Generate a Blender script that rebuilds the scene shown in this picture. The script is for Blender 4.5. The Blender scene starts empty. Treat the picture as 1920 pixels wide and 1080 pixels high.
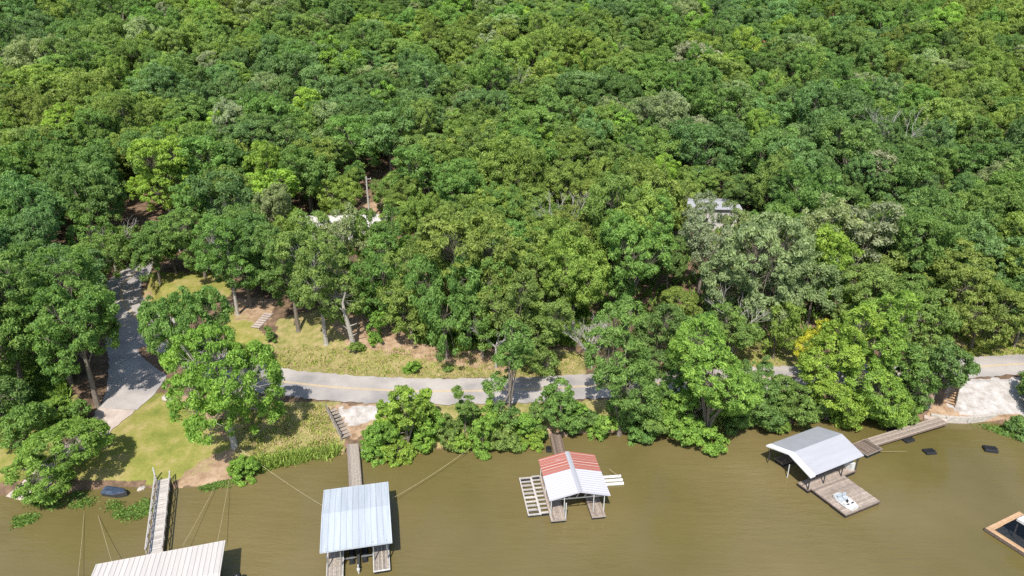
import bpy, math, random
import numpy as np
from mathutils import Vector, Matrix
R = math.radians
sc = bpy.context.scene
COL = sc.collection

# ------------------------------------------------------------------ camera, sky, sun, exposure
CAM_H, PITCH, F = 54.0, R(23.0), 1300.0
cam_d = bpy.data.cameras.new('camera'); cam = bpy.data.objects.new('camera', cam_d); COL.objects.link(cam)
cam.location = (0, 0, CAM_H); cam.rotation_euler = (R(90) - PITCH, 0, 0)
cam_d.sensor_width = 36; cam_d.lens = 36 * F / 1920; cam_d.clip_end = 4000; cam_d.clip_start = 0.5
sc.camera = cam
SUN_EL, SUN_AZ = R(54), R(10)          # light travels towards +Y, drifting to +X by SUN_AZ
w = bpy.data.worlds.new("World"); sc.world = w; w.use_nodes = True
nt = w.node_tree; bg = nt.nodes['Background']
sky = nt.nodes.new('ShaderNodeTexSky'); sky.sky_type = 'NISHITA'; sky.sun_disc = False
sky.sun_elevation = SUN_EL; sky.sun_rotation = R(180) + SUN_AZ
nt.links.new(sky.outputs[0], bg.inputs[0]); bg.inputs[1].default_value = 0.15
sun_d = bpy.data.lights.new('sun', 'SUN'); sun_d.energy = 4.6; sun_d.angle = R(0.53); sun_d.color = (1, .955, .88)
sun = bpy.data.objects.new('sun', sun_d); COL.objects.link(sun)
ld = Vector((math.sin(SUN_AZ) * math.cos(SUN_EL), math.cos(SUN_AZ) * math.cos(SUN_EL), -math.sin(SUN_EL)))
sun.rotation_euler = ld.to_track_quat('-Z', 'Y').to_euler(); sun.location = (0, -50, 120)
sc.view_settings.view_transform = 'Standard'; sc.view_settings.look = 'None'
sc.view_settings.exposure = 0.62; sc.view_settings.gamma = 1
sc.cycles.max_bounces = 6; sc.cycles.transparent_max_bounces = 4; sc.cycles.transmission_bounces = 3
sc.cycles.use_denoising = False
sc.cycles.sample_clamp_indirect = 4

# ------------------------------------------------------------------ measuring: picture point on a level z -> place
cP, sP = math.cos(PITCH), math.sin(PITCH)
def G(px, py, z=0.0):
    u = (px - 960) / F; v = (py - 540) / F
    zc = (CAM_H - z) / (sP + v * cP)
    return (u * zc, zc * (cP - v * sP))
def proj(x, y, z):
    x = np.asarray(x, float); y = np.asarray(y, float); z = np.asarray(z, float)
    dz = z - CAM_H
    zc = y * cP - dz * sP
    v = -(y * sP + dz * cP) / zc
    return 960 + F * x / zc, 540 + F * v, zc
rng = np.random.default_rng(7); rnd = random.Random(11)

# ------------------------------------------------------------------ terrain description
SHORE_PX = [(-160,960),(0,938),(60,939),(147,920),(233,913),(290,916),(333,916),(383,911),(430,899),(473,887),(517,874),(567,864),(633,853),(690,848),
 (760,846),(820,842),(880,842),(960,836),(1010,826),(1060,813),(1100,812),(1170,811),(1215,815),(1290,812),(1400,800),(1470,797),(1540,785),(1640,780),
 (1700,783),(1735,788),(1773,793),(1813,795),(1847,791),(1880,795),(1930,803),(2080,812)]
SH = np.array([G(a, b) for a, b in SHORE_PX])
SH = np.vstack([[-400, SH[0,1]-30], [-120, SH[0,1]-4], SH, [130, SH[-1,1]], [400, SH[-1,1]-25]])
ROAD_PX = [(2100,672,3),(1920,682,3),(1820,689,3),(1700,698,3),(1560,704,3),(1430,708,3),(1240,718,3),(1100,724,3),(1000,730,3),(880,733,3),(760,733,3),
 (640,727,3),(560,719,3),(500,711,3),(430,693,3),(365,664,3),(305,632,3.0),(266,603,3.0),(243,582,3.2),(228,558,3.7),(236,527,4.4),(282,492,5.3),(350,470,6.3)]
def catmull(P, n=8):
    P = np.array(P, float); out = []
    Q = np.vstack([2*P[0]-P[1], P, 2*P[-1]-P[-2]])
    for i in range(1, len(Q)-2):
        a,b,c,d = Q[i-1],Q[i],Q[i+1],Q[i+2]
        for t in np.linspace(0,1,n,endpoint=False):
            out.append(.5*((2*b)+(-a+c)*t+(2*a-5*b+4*c-d)*t*t+(-a+3*b-3*c+d)*t**3))
    out.append(P[-1]); return np.array(out)
RD = catmull([(*G(a,b,z), z) for a,b,z in ROAD_PX])
ROAD_HW = np.interp(RD[:,0], [-60,-20,20,60,110], [3.3,3.5,3.3,2.8,2.7])
DRIVE_PX = [(262,606,3.0),(270,645,2.95),(264,690,2.6),(247,735,2.2),(202,785,1.7),(166,820,1.35),(120,860,1.0),(75,898,.62),(36,936,.02),(8,965,-.6)]
DR = catmull([(*G(a,b,z), z) for a,b,z in DRIVE_PX], 6)
DRIVE_HW = np.interp(np.arange(len(DR)),[0,6,12,18,24,30,42,54],[5.2,5.2,4.3,3.5,2.3,1.9,1.9,2.0])
def poly_dist(x, y, P, extra=None):
    p = np.stack([x, y], -1)[..., None, :]; best = None; ev = None
    a = P[:-1,:2]; b = P[1:,:2]; ab = b-a
    t = np.clip(((p-a)*ab).sum(-1)/((ab**2).sum(-1)+1e-9), 0, 1)
    q = a + t[...,None]*ab
    d = np.sqrt(((p-q)**2).sum(-1)); k = d.argmin(-1)
    dm = np.take_along_axis(d, k[...,None], -1)[...,0]; tm = np.take_along_axis(t, k[...,None], -1)[...,0]
    outs = [dm]
    for e in (extra or []): outs.append(e[k]*(1-tm)+e[k+1]*tm)
    return outs if extra else dm
def sstep(a, b, v):
    t = np.clip((v-a)/(b-a), 0, 1); return t*t*(3-2*t)
_rx = np.linspace(-60, 110, 120)
_main = RD[RD[:,0] > G(470,705,3)[0]]; _main = _main[np.argsort(_main[:,0])]
def gap_at(x):
    g = np.interp(x, _main[:,0], _main[:,1]) - 3.4 - np.interp(x, SH[:,0], SH[:,1])
    xl = G(500,711,3)[0]
    return np.where(x < xl, np.interp(x, [-90,-60,xl-6,xl], [20,20,14,float(np.interp(xl, _main[:,0], _main[:,1])-3.4-np.interp(xl, SH[:,0], SH[:,1]))]), np.maximum(g, 3.5))
def sin_noise(x, y, s, k=0):
    return (np.sin(x*s*1.3+y*s*.7+k)+np.sin(x*s*-.6+y*s*1.1+2.1*k+1)+np.sin(x*s*2.1+y*s*-1.7+k*.7))/3
def terrain(x, y):
    x = np.asarray(x, float); y = np.asarray(y, float)
    ds, = [poly_dist(x, y, SH)]
    land = y > np.interp(x, SH[:,0], SH[:,1])
    g = gap_at(x)
    t = np.clip(ds/g, 0, 1)
    z = .32 + 2.6*t**.85
    e = ds - g - 7
    z = z + 1.9*sstep(0, 12, e) + np.interp(y, [95,130,160,200,300,400,600,1000],[0,3,8,15.5,38,60,88,125])*sstep(0,15,e)
    z = z + sin_noise(x,y,.35)*.12*sstep(1,5,ds) + sin_noise(x,y,.05,2)*1.5*sstep(10,40,e)
    z = z*1.0
    dr, rz, hw = poly_dist(x, y, RD, [RD[:,2], ROAD_HW])
    dd, dz_, dhw = poly_dist(x, y, DR, [DR[:,2], DRIVE_HW])
    wd = (1-sstep(.3, 2.2, dd-dhw)); z = z*(1-wd) + (dz_-.07)*wd
    wr = 1-sstep(.4, 2.6, dr-hw); z = z*(1-wr) + (rz-.07)*wr
    zw = -.05 - np.minimum(ds*.35, 2.0)
    zz = np.where(land, np.where(ds < .5, -.05+(z+.05)*ds/.5, z), zw)
    return zz
def tz(x, y): return float(terrain(np.array([x]), np.array([y]))[0])
def onground(px, py):
    z = 1.0
    for _ in range(14):
        x, y = G(px, py, z); z = .5*z + .5*tz(x, y)
    x, y = G(px, py, z); return x, y, tz(x, y)

# ------------------------------------------------------------------ helpers
def tag(o, label=None, cat=None, group=None, kind=None):
    if label: o['label'] = label
    if cat: o['category'] = cat
    if group: o['group'] = group
    if kind: o['kind'] = kind
    return o
def empty(name, loc, rz=0):
    o = bpy.data.objects.new(name, None); COL.objects.link(o); o.location = loc; o.rotation_euler = (0,0,rz)
    o.empty_display_size = .5; return o
def link_mesh(name, V, Fq, mat, parent=None, var=None, smooth=False):
    """V (n,3); Fq (m,k) array or list of faces"""
    me = bpy.data.meshes.new(name)
    if isinstance(Fq, np.ndarray):
        n, k = Fq.shape
        me.vertices.add(len(V)); me.vertices.foreach_set('co', np.asarray(V, np.float32).ravel())
        me.loops.add(n*k); me.loops.foreach_set('vertex_index', Fq.astype(np.int32).ravel())
        me.polygons.add(n); me.polygons.foreach_set('loop_start', np.arange(0, n*k, k, dtype=np.int32))
        me.update(calc_edges=True)
    else:
        me.from_pydata([tuple(v) for v in V], [], Fq); me.update()
    if var is not None:
        at = me.attributes.new('var', 'FLOAT', 'FACE'); at.data.foreach_set('value', np.asarray(var, np.float32))
    if smooth: me.polygons.foreach_set('use_smooth', [True]*len(me.polygons))
    me.materials.append(mat)
    o = bpy.data.objects.new(name, me); COL.objects.link(o)
    if parent: o.parent = parent
    return o
class MB:
    def __init__(s): s.v=[]; s.f=[]; s.r=[]
    def add(s, vs, fs, r=None):
        b=len(s.v); s.v += [tuple(v) for v in vs]; r = rnd.random() if r is None else r
        for f in fs: s.f.append(tuple(b+i for i in f)); s.r.append(r)
    def box(s, x0,x1,y0,y1,z0,z1, r=None):
        s.add([(x0,y0,z0),(x1,y0,z0),(x1,y1,z0),(x0,y1,z0),(x0,y0,z1),(x1,y0,z1),(x1,y1,z1),(x0,y1,z1)],
              [(0,3,2,1),(4,5,6,7),(0,1,5,4),(1,2,6,5),(2,3,7,6),(3,0,4,7)], r)
    def beam(s, a, b, wd, h, r=None):
        a=Vector(a); b=Vector(b); d=(b-a).normalized(); up=Vector((0,0,1))
        if abs(d.z)>.95: up=Vector((0,1,0))
        sd=d.cross(up).normalized()*wd/2; u=sd.cross(d).normalized()*h/2
        s.add([a-sd-u,a+sd-u,a+sd+u,a-sd+u,b-sd-u,b+sd-u,b+sd+u,b-sd+u],[(0,1,2,3),(7,6,5,4),(0,4,5,1),(1,5,6,2),(2,6,7,3),(3,7,4,0)], r)
    def tube(s, pts, rad, n=6, r=None):
        pts=[Vector(p) for p in pts]; vs=[]; fs=[]
        for i,p in enumerate(pts):
            d=(pts[min(i+1,len(pts)-1)]-pts[max(i-1,0)]).normalized()
            a=d.orthogonal().normalized() if abs(d.z)<.9 else Vector((1,0,0)); a=(a-d*a.dot(d)).normalized(); b=d.cross(a)
            for k in range(n):
                t=2*math.pi*k/n; vs.append(p+(a*math.cos(t)+b*math.sin(t))*rad[i])
        for i in range(len(pts)-1):
            for k in range(n):
                k2=(k+1)%n; fs.append((i*n+k,i*n+k2,(i+1)*n+k2,(i+1)*n+k))
        fs.append(tuple(range(n))[::-1]); fs.append(tuple(range((len(pts)-1)*n,len(pts)*n)))
        s.add(vs,fs,r)
    def build(s, name, mat, parent=None, smooth=False):
        return link_mesh(name, s.v, s.f, mat, parent, s.r, smooth)

# ------------------------------------------------------------------ materials
def mat_new(name):
    m = bpy.data.materials.new(name); m.use_nodes = True; n = m.node_tree
    return m, n, n.nodes['Principled BSDF'], n.links.new
def N(n, t, **kw):
    x = n.nodes.new(t)
    for k, v in kw.items(): setattr(x, k, v)
    return x
KA=.86
def ramp(n, stops):
    stops=[(p,tuple(KA*v for v in c)) for p,c in stops]
    r = n.nodes.new('ShaderNodeValToRGB'); e = r.color_ramp.elements
    e[0].position=stops[0][0]; e[0].color=(*stops[0][1],1); e[1].position=stops[-1][0]; e[1].color=(*stops[-1][1],1)
    for p,c in stops[1:-1]:
        x=e.new(p); x.color=(*c,1)
    return r
def noise_mat(name, c1, c2, scale=3, rough=.85, var=0.0, bump=.0, c3=None, detail=6, metal=0, spec=.3, stretch=None):
    m,n,b,L = mat_new(name)
    tc=N(n,'ShaderNodeTexCoord'); mp=N(n,'ShaderNodeMapping'); L(tc.outputs['Object'],mp.inputs[0])
    if stretch: mp.inputs['Scale'].default_value=stretch
    no=N(n,'ShaderNodeTexNoise'); no.inputs['Scale'].default_value=scale; no.inputs['Detail'].default_value=detail; no.inputs['Roughness'].default_value=.65
    L(mp.outputs[0],no.inputs['Vector'])
    st=[(.3,c1),(.7,c2)] if c3 is None else [(.28,c1),(.5,c2),(.72,c3)]
    rp=ramp(n,st); L(no.outputs['Fac'],rp.inputs[0]); out=rp.outputs[0]
    if var:
        at=N(n,'ShaderNodeAttribute',attribute_name='var'); mr=N(n,'ShaderNodeMapRange'); mr.inputs['To Min'].default_value=1-var; mr.inputs['To Max'].default_value=1+var
        L(at.outputs['Fac'],mr.inputs['Value']); mx=N(n,'ShaderNodeVectorMath',operation='SCALE'); L(out,mx.inputs[0]); L(mr.outputs[0],mx.inputs['Scale']); out=mx.outputs[0]
    L(out,b.inputs['Base Color']); b.inputs['Roughness'].default_value=rough; b.inputs['Metallic'].default_value=metal
    b.inputs['Specular IOR Level'].default_value=spec
    if bump:
        bp=N(n,'ShaderNodeBump'); bp.inputs['Strength'].default_value=bump; bp.inputs['Distance'].default_value=.05; L(no.outputs['Fac'],bp.inputs['Height']); L(bp.outputs[0],b.inputs['Normal'])
    return m
def leaf_material():
    m,n,b,L = mat_new('leaves')
    ti=N(n,'ShaderNodeAttribute',attribute_name='tint',attribute_type='INSTANCER')
    va=N(n,'ShaderNodeAttribute',attribute_name='var')
    oi=N(n,'ShaderNodeObjectInfo')
    mr=N(n,'ShaderNodeMapRange'); mr.inputs['To Min'].default_value=.62; mr.inputs['To Max'].default_value=1.42; L(va.outputs['Fac'],mr.inputs['Value'])
    sc_=N(n,'ShaderNodeVectorMath',operation='SCALE'); L(ti.outputs['Color'],sc_.inputs[0]); L(mr.outputs[0],sc_.inputs['Scale'])
    # a few leaves lean to yellow
    hs=N(n,'ShaderNodeHueSaturation'); L(sc_.outputs[0],hs.inputs['Color'])
    m2=N(n,'ShaderNodeMapRange'); m2.inputs['To Min'].default_value=.508; m2.inputs['To Max'].default_value=.480; L(va.outputs['Fac'],m2.inputs['Value']); L(m2.outputs[0],hs.inputs['Hue'])
    L(hs.outputs[0],b.inputs['Base Color']); b.inputs['Roughness'].default_value=.55; b.inputs['Specular IOR Level'].default_value=.22
    tr=N(n,'ShaderNodeBsdfTranslucent'); g=N(n,'ShaderNodeVectorMath',operation='MULTIPLY'); L(hs.outputs[0],g.inputs[0]); g.inputs[1].default_value=(1.2,1.35,.6); L(g.outputs[0],tr.inputs['Color'])
    ms=N(n,'ShaderNodeMixShader'); ms.inputs[0].default_value=.42; L(b.outputs[0],ms.inputs[1]); L(tr.outputs[0],ms.inputs[2])
    L(ms.outputs[0], n.nodes['Material Output'].inputs['Surface'])
    return m
M = {}
M['leaf'] = leaf_material()
M['bark'] = noise_mat('bark', (.10,.08,.06),(.26,.22,.18), 6, .9, bump=.5)
M['pale_bark'] = noise_mat('pale_bark', (.26,.23,.19),(.46,.43,.38), 5, .9, bump=.4)
M['dead'] = noise_mat('dead_wood', (.28,.25,.22),(.48,.45,.42), 5, .9)
M['wood'] = noise_mat('weathered_wood', (.20,.165,.13),(.40,.35,.30), 5, .85, var=.35, bump=.2)
M['silver_wood'] = noise_mat('silver_wood', (.34,.31,.28),(.54,.50,.46), 5, .85, var=.25, bump=.2)
M['brown_wood'] = noise_mat('brown_wood', (.10,.072,.055),(.22,.165,.13), 5, .85, var=.35, bump=.2)
M['pink_wood'] = noise_mat('aged_deck_wood', (.22,.175,.14),(.38,.31,.26), 3, .85, var=.28, bump=.2)
M['orange_wood'] = noise_mat('orange_wood', (.40,.24,.13),(.54,.36,.21), 3, .75, var=.15)
M['float'] = noise_mat('black_float', (.012,.013,.015),(.035,.037,.04), 4, .55, bump=.2)
M['steel'] = noise_mat('grey_steel', (.22,.23,.24),(.38,.38,.38), 8, .5, metal=.5)
M['darksteel'] = noise_mat('dark_steel', (.04,.042,.045),(.1,.1,.1), 8, .5, metal=.3)
M['white'] = noise_mat('white_paint', (.46,.45,.42),(.68,.68,.66), 3, .55, var=.1)
M['bright_white'] = noise_mat('bright_white_paint', (.74,.74,.74),(.82,.82,.82), 1, .5)
M['roof_white'] = noise_mat('cream_roof_metal', (.50,.465,.43),(.57,.53,.49), .6, .5, var=.035, detail=8, stretch=(4,.3,1))
M['roof_blue'] = noise_mat('pale_blue_roof_metal', (.36,.395,.43),(.47,.505,.54), .6, .42, var=.06, detail=8, stretch=(4,.3,1))
M['roof_shaded'] = noise_mat('shaded_roof_metal', (.29,.295,.32),(.35,.355,.38), .5, .45, var=.03, detail=8)  # shaded copy of the light roof metal, for one slope of the gabled dock
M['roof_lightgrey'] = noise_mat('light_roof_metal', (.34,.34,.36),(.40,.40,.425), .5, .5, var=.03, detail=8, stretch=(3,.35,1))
M['black'] = noise_mat('black_plastic', (.008,.008,.009),(.03,.03,.032), 4, .4)
M['blue_tarp'] = noise_mat('blue_tarp', (.02,.032,.06),(.06,.085,.13), 4, .6)
M['rope'] = noise_mat('rope', (.34,.28,.15),(.52,.45,.28), 4, .9)
M['concrete'] = noise_mat('concrete', (.36,.29,.25),(.52,.44,.38), .8, .9, detail=10, bump=.2)
M['stone'] = noise_mat('stone', (.32,.29,.25),(.55,.5,.44), 2.2, .9, bump=.8)
M['tanrock'] = noise_mat('tan_rock', (.28,.19,.12),(.45,.33,.23), 2.2, .95, bump=.8)
M['wall'] = noise_mat('house_wall', (.45,.42,.38),(.6,.57,.53), 1, .8)
M['glass'] = noise_mat('dark_glass', (.02,.025,.03),(.05,.06,.07), 1, .15, spec=.6)
M['paint_y'] = noise_mat('yellow_paint', (.50,.36,.18),(.62,.48,.28), 1.2, .8, detail=8)

def rust_roof():
    m,n,b,L = mat_new('rusted_roof_metal')
    tc=N(n,'ShaderNodeTexCoord'); sx=N(n,'ShaderNodeSeparateXYZ'); L(tc.outputs['Object'],sx.inputs[0])
    mp=N(n,'ShaderNodeMapping'); mp.inputs['Scale'].default_value=(.25,3.2,0); L(tc.outputs['Object'],mp.inputs[0])
    no=N(n,'ShaderNodeTexNoise'); no.inputs['Scale'].default_value=1.0; no.inputs['Detail'].default_value=5; L(mp.outputs[0],no.inputs['Vector'])
    # back part rust coloured (painted red metal), front part white
    mr=N(n,'ShaderNodeMapRange'); mr.inputs['From Min'].default_value=.35; mr.inputs['From Max'].default_value=.62; L(sx.outputs['Y'],mr.inputs['Value'])
    a=N(n,'ShaderNodeMath',operation='MULTIPLY_ADD'); L(no.outputs['Fac'],a.inputs[0]); a.inputs[1].default_value=1.9; a.inputs[2].default_value=-.97
    c=N(n,'ShaderNodeMath',operation='MULTIPLY_ADD'); L(mr.outputs[0],c.inputs[0]); c.inputs[1].default_value=.92; L(a.outputs[0],c.inputs[2])
    k=N(n,'ShaderNodeMapRange'); k.inputs['From Min'].default_value=.42; k.inputs['From Max'].default_value=.55; L(c.outputs[0],k.inputs['Value'])
    # white streaks in the red
    wv=N(n,'ShaderNodeTexWave',wave_type='BANDS',bands_direction='Y'); wv.inputs['Scale'].default_value=.62; wv.inputs['Distortion'].default_value=.6; wv.inputs['Detail'].default_value=2; wv.inputs['Phase Offset'].default_value=1.0
    L(tc.outputs['Object'],wv.inputs['Vector'])
    rp=ramp(n,[(0.0,(.50,.40,.36)),(.09,(.42,.17,.13)),(.4,(.30,.085,.06)),(1,(.38,.13,.095))]); L(wv.outputs['Fac'],rp.inputs[0])
    mx=N(n,'ShaderNodeMix',data_type='RGBA'); L(k.outputs[0],mx.inputs['Factor']); mx.inputs['A'].default_value=(.43,.42,.45,1); L(rp.outputs[0],mx.inputs['B'])
    L(mx.outputs['Result'],b.inputs['Base Color']); b.inputs['Roughness'].default_value=.6
    return m
M['rust'] = rust_roof()

def asphalt():
    m,n,b,L = mat_new('asphalt')
    tc=N(n,'ShaderNodeTexCoord')
    a=N(n,'ShaderNodeTexNoise'); a.inputs['Scale'].default_value=.22; a.inputs['Detail'].default_value=8; L(tc.outputs['Object'],a.inputs['Vector'])
    vo=N(n,'ShaderNodeTexVoronoi',feature='DISTANCE_TO_EDGE'); vo.inputs['Scale'].default_value=.45; wn=N(n,'ShaderNodeVectorMath',operation='ADD'); L(tc.outputs['Object'],wn.inputs[0]); L(a.outputs['Color'],wn.inputs[1]); L(wn.outputs[0],vo.inputs['Vector'])
    ck=N(n,'ShaderNodeMapRange'); ck.inputs['From Max'].default_value=.012; ck.inputs['To Min'].default_value=.86; L(vo.outputs['Distance'],ck.inputs['Value'])
    c=N(n,'ShaderNodeTexNoise'); c.inputs['Scale'].default_value=9; c.inputs['Detail'].default_value=4; L(tc.outputs['Object'],c.inputs['Vector'])
    r1=ramp(n,[(.35,(.27,.25,.24)),(.5,(.36,.325,.30)),(.65,(.43,.39,.355))]); L(a.outputs['Fac'],r1.inputs[0])
    mr=N(n,'ShaderNodeMapRange'); mr.inputs['To Min'].default_value=.8; mr.inputs['To Max'].default_value=1.2; L(c.outputs['Fac'],mr.inputs['Value'])
    s=N(n,'ShaderNodeVectorMath',operation='SCALE'); L(r1.outputs[0],s.inputs[0]); L(mr.outputs[0],s.inputs['Scale'])
    s2=N(n,'ShaderNodeVectorMath',operation='SCALE'); L(s.outputs[0],s2.inputs[0]); L(ck.outputs[0],s2.inputs['Scale'])
    L(s2.outputs[0],b.inputs['Base Color']); b.inputs['Roughness'].default_value=.9
    return m
M['asphalt'] = asphalt()

def water_mat():
    m,n,b,L = mat_new('muddy_water')
    tc=N(n,'ShaderNodeTexCoord')
    big=N(n,'ShaderNodeTexNoise'); big.inputs['Scale'].default_value=.045; big.inputs['Detail'].default_value=5; L(tc.outputs['Object'],big.inputs['Vector'])
    rp=ramp(n,[(.32,(.118,.096,.031)),(.68,(.176,.138,.060))]); L(big.outputs['Fac'],rp.inputs[0])
    L(rp.outputs[0],b.inputs['Base Color'])
    b.inputs['Roughness'].default_value=.10; b.inputs['IOR'].default_value=1.33; b.inputs['Specular IOR Level'].default_value=.5
    mp=N(n,'ShaderNodeMapping'); mp.inputs['Rotation'].default_value=(0,0,R(32)); mp.inputs['Scale'].default_value=(.30,1.3,1); L(tc.outputs['Object'],mp.inputs[0])
    a=N(n,'ShaderNodeTexNoise'); a.inputs['Scale'].default_value=1.0; a.inputs['Detail'].default_value=4; L(mp.outputs[0],a.inputs['Vector'])
    mp2=N(n,'ShaderNodeMapping'); mp2.inputs['Rotation'].default_value=(0,0,R(15)); mp2.inputs['Scale'].default_value=(1.2,2.6,1); L(tc.outputs['Object'],mp2.inputs[0])
    c=N(n,'ShaderNodeTexNoise'); c.inputs['Scale'].default_value=1.4; c.inputs['Detail'].default_value=3; L(mp2.outputs[0],c.inputs['Vector'])
    ad=N(n,'ShaderNodeMath',operation='MULTIPLY_ADD'); L(c.outputs['Fac'],ad.inputs[0]); ad.inputs[1].default_value=.4; L(a.outputs['Fac'],ad.inputs[2])
    pt=N(n,'ShaderNodeTexNoise'); pt.inputs['Scale'].default_value=.05; pt.inputs['Detail'].default_value=3; L(tc.outputs['Object'],pt.inputs['Vector'])
    pr=N(n,'ShaderNodeMapRange'); pr.inputs['From Min'].default_value=.4; pr.inputs['From Max'].default_value=.62; pr.inputs['To Min'].default_value=.14; pr.inputs['To Max'].default_value=.45; L(pt.outputs['Fac'],pr.inputs['Value'])
    bp=N(n,'ShaderNodeBump'); bp.inputs['Distance'].default_value=.22; L(pr.outputs[0],bp.inputs['Strength']); L(ad.outputs[0],bp.inputs['Height']); L(bp.outputs[0],b.inputs['Normal'])
    return m
M['water'] = water_mat()

def ground_mat():
    m,n,b,L = mat_new('ground_cover')
    tc=N(n,'ShaderNodeTexCoord')
    def noise(s,d=6):
        x=N(n,'ShaderNodeTexNoise'); x.inputs['Scale'].default_value=s; x.inputs['Detail'].default_value=d; x.inputs['Roughness'].default_value=.65; L(tc.outputs['Object'],x.inputs['Vector']); return x.outputs['Fac']
    nb,nm,nf,nb2=noise(.18),noise(.9),noise(5),noise(.35,9)
    def col(src,stops):
        r=ramp(n,stops); L(src,r.inputs[0]); return r.outputs[0]
    cur=col(nm,[(.3,(.075,.055,.035)),(.5,(.15,.10,.065)),(.72,(.27,.17,.11))])
    layers=[('weeds',[(.3,(.15,.17,.04)),(.5,(.27,.24,.09)),(.7,(.38,.29,.15))],nm),
            ('dirt',[(.3,(.20,.125,.07)),(.52,(.34,.235,.15)),(.7,(.44,.32,.22))],nm),
            ('lawn',[(.32,(.15,.175,.035)),(.48,(.23,.225,.055)),(.62,(.33,.27,.11)),(.72,(.27,.25,.07))],nb2),
            ('gravel',[(.3,(.27,.23,.20)),(.5,(.40,.37,.34)),(.72,(.50,.48,.46))],nm)]
    for nm_,st,src in layers:
        at=N(n,'ShaderNodeAttribute',attribute_name=nm_)
        a=N(n,'ShaderNodeMath',operation='MULTIPLY_ADD'); L(nf,a.inputs[0]); a.inputs[1].default_value=.35; L(at.outputs['Fac'],a.inputs[2])
        a2=N(n,'ShaderNodeMath',operation='MULTIPLY_ADD'); L(nm,a2.inputs[0]); a2.inputs[1].default_value=.7; L(a.outputs[0],a2.inputs[2])
        k=N(n,'ShaderNodeMapRange'); k.inputs['From Min'].default_value=.85; k.inputs['From Max'].default_value=1.12; L(a2.outputs[0],k.inputs['Value'])
        mx=N(n,'ShaderNodeMix',data_type='RGBA'); L(k.outputs[0],mx.inputs['Factor']); L(cur,mx.inputs['A']); L(col(src,st),mx.inputs['B']); cur=mx.outputs['Result']
    mr=N(n,'ShaderNodeMapRange'); mr.inputs['To Min'].default_value=.72; mr.inputs['To Max'].default_value=1.28; L(noise(3.2,8),mr.inputs['Value'])
    s=N(n,'ShaderNodeVectorMath',operation='SCALE'); L(cur,s.inputs[0]); L(mr.outputs[0],s.inputs['Scale'])
    L(s.outputs[0],b.inputs['Base Color']); b.inputs['Roughness'].default_value=.95; b.inputs['Specular IOR Level'].default_value=.1
    bp=N(n,'ShaderNodeBump'); bp.inputs['Strength'].default_value=.5; bp.inputs['Distance'].default_value=.12; L(nf,bp.inputs['Height']); L(bp.outputs[0],b.inputs['Normal'])
    return m
M['ground'] = ground_mat()

# ------------------------------------------------------------------ ground sheet
def inpoly(px, py, poly):
    c = np.zeros(px.shape, bool); n=len(poly); j=n-1
    for i in range(n):
        xi,yi=poly[i]; xj,yj=poly[j]
        cond=((yi>py)!=(yj>py)) & (px < (xj-xi)*(py-yi)/((yj-yi)+1e-9)+xi); c ^= cond; j=i
    return c
def axis(a, b, st, lo, hi, grow=1.12):
    core=list(np.arange(a,b+1e-6,st)); s=st; l=[]; v=a
    while v>lo: s*=grow; v-=s; l.append(v)
    s=st; h=[]; v=b
    while v<hi: s*=grow; v+=s; h.append(v)
    return np.array(l[::-1]+core+h)
gx=axis(-95,95,.55,-1200,1200); gy=axis(60,140,.5,-300,1500)
X,Y=np.meshgrid(gx,gy); Z=terrain(X.ravel(),Y.ravel()).reshape(X.shape)
nx,ny=len(gx),len(gy)
idx=np.arange(nx*ny).reshape(ny,nx)
Fg=np.stack([idx[:-1,:-1],idx[:-1,1:],idx[1:,1:],idx[1:,:-1]],-1).reshape(-1,4)
ground=link_mesh('ground', np.stack([X.ravel(),Y.ravel(),Z.ravel()],1), Fg, M['ground'], smooth=True)
tag(ground,'grassy lake bank with bare tan dirt, rising into a wooded slope',kind='structure')
PX,PY,ZC=proj(X.ravel(),Y.ravel(),Z.ravel()); front=ZC>5
PX=PX+4*sin_noise(X.ravel(),Y.ravel(),.9,3); PY=PY+3*sin_noise(X.ravel(),Y.ravel(),1.1,5)
POLY={'lawn':[[(-200,760),(60,790),(110,850),(160,855),(205,805),(240,775),(290,735),(350,745),(425,800),(430,840),(395,885),(335,900),(290,905),(60,895),(0,905),(-200,940)],
              [(258,560),(290,512),(410,508),(440,530),(428,560),(300,580)],[(425,575),(470,590),(505,640),(520,672),(560,700),(500,700),(430,640)]],
      'weeds':[[(430,760),(640,752),(640,860),(440,880),(425,835)],[(500,640),(560,650),(700,655),(900,640),(1090,660),(1100,706),(700,712),(540,700)],
               [(520,600),(640,570),(760,600),(780,655),(520,650)],[(1200,640),(1520,610),(1530,690),(1400,700),(1200,708)],[(1790,620),(1920,630),(1920,672),(1800,672)],[(690,755),(1230,750),(1230,812),(1010,815),(960,830),(690,845)],
               [(30,760),(150,740),(130,780),(60,800)]],
      'dirt':[[(345,735),(400,760),(430,800),(425,830),(340,760),(300,745)],[(395,850),(440,838),(440,895),(380,912),(330,915),(335,895)],[(610,760),(715,755),(700,800),(660,830),(630,800)],
              [(1000,804),(1180,802),(1180,816),(1000,830)],[(620,600),(760,560),(940,600),(960,700),(660,650)],[(430,560),(520,560),(500,610),(440,600)],[(1200,640),(1260,640),(1260,710),(1200,710)],
              [(1400,600),(1500,600),(1510,640),(1400,640)],[(90,770),(150,755),(150,790),(80,800)],[(255,540),(285,540),(290,600),(270,590)],[(1740,760),(1920,770),(1920,790),(1740,788)],[(680,380),(760,380),(760,400),(680,400)]],
      'gravel':[[(1782,714),(2100,700),(2100,770),(1850,781),(1790,772),(1772,755)],[(635,764),(712,760),(705,785),(660,800),(640,782)]]}
_dirt=np.zeros(len(PX))
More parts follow.
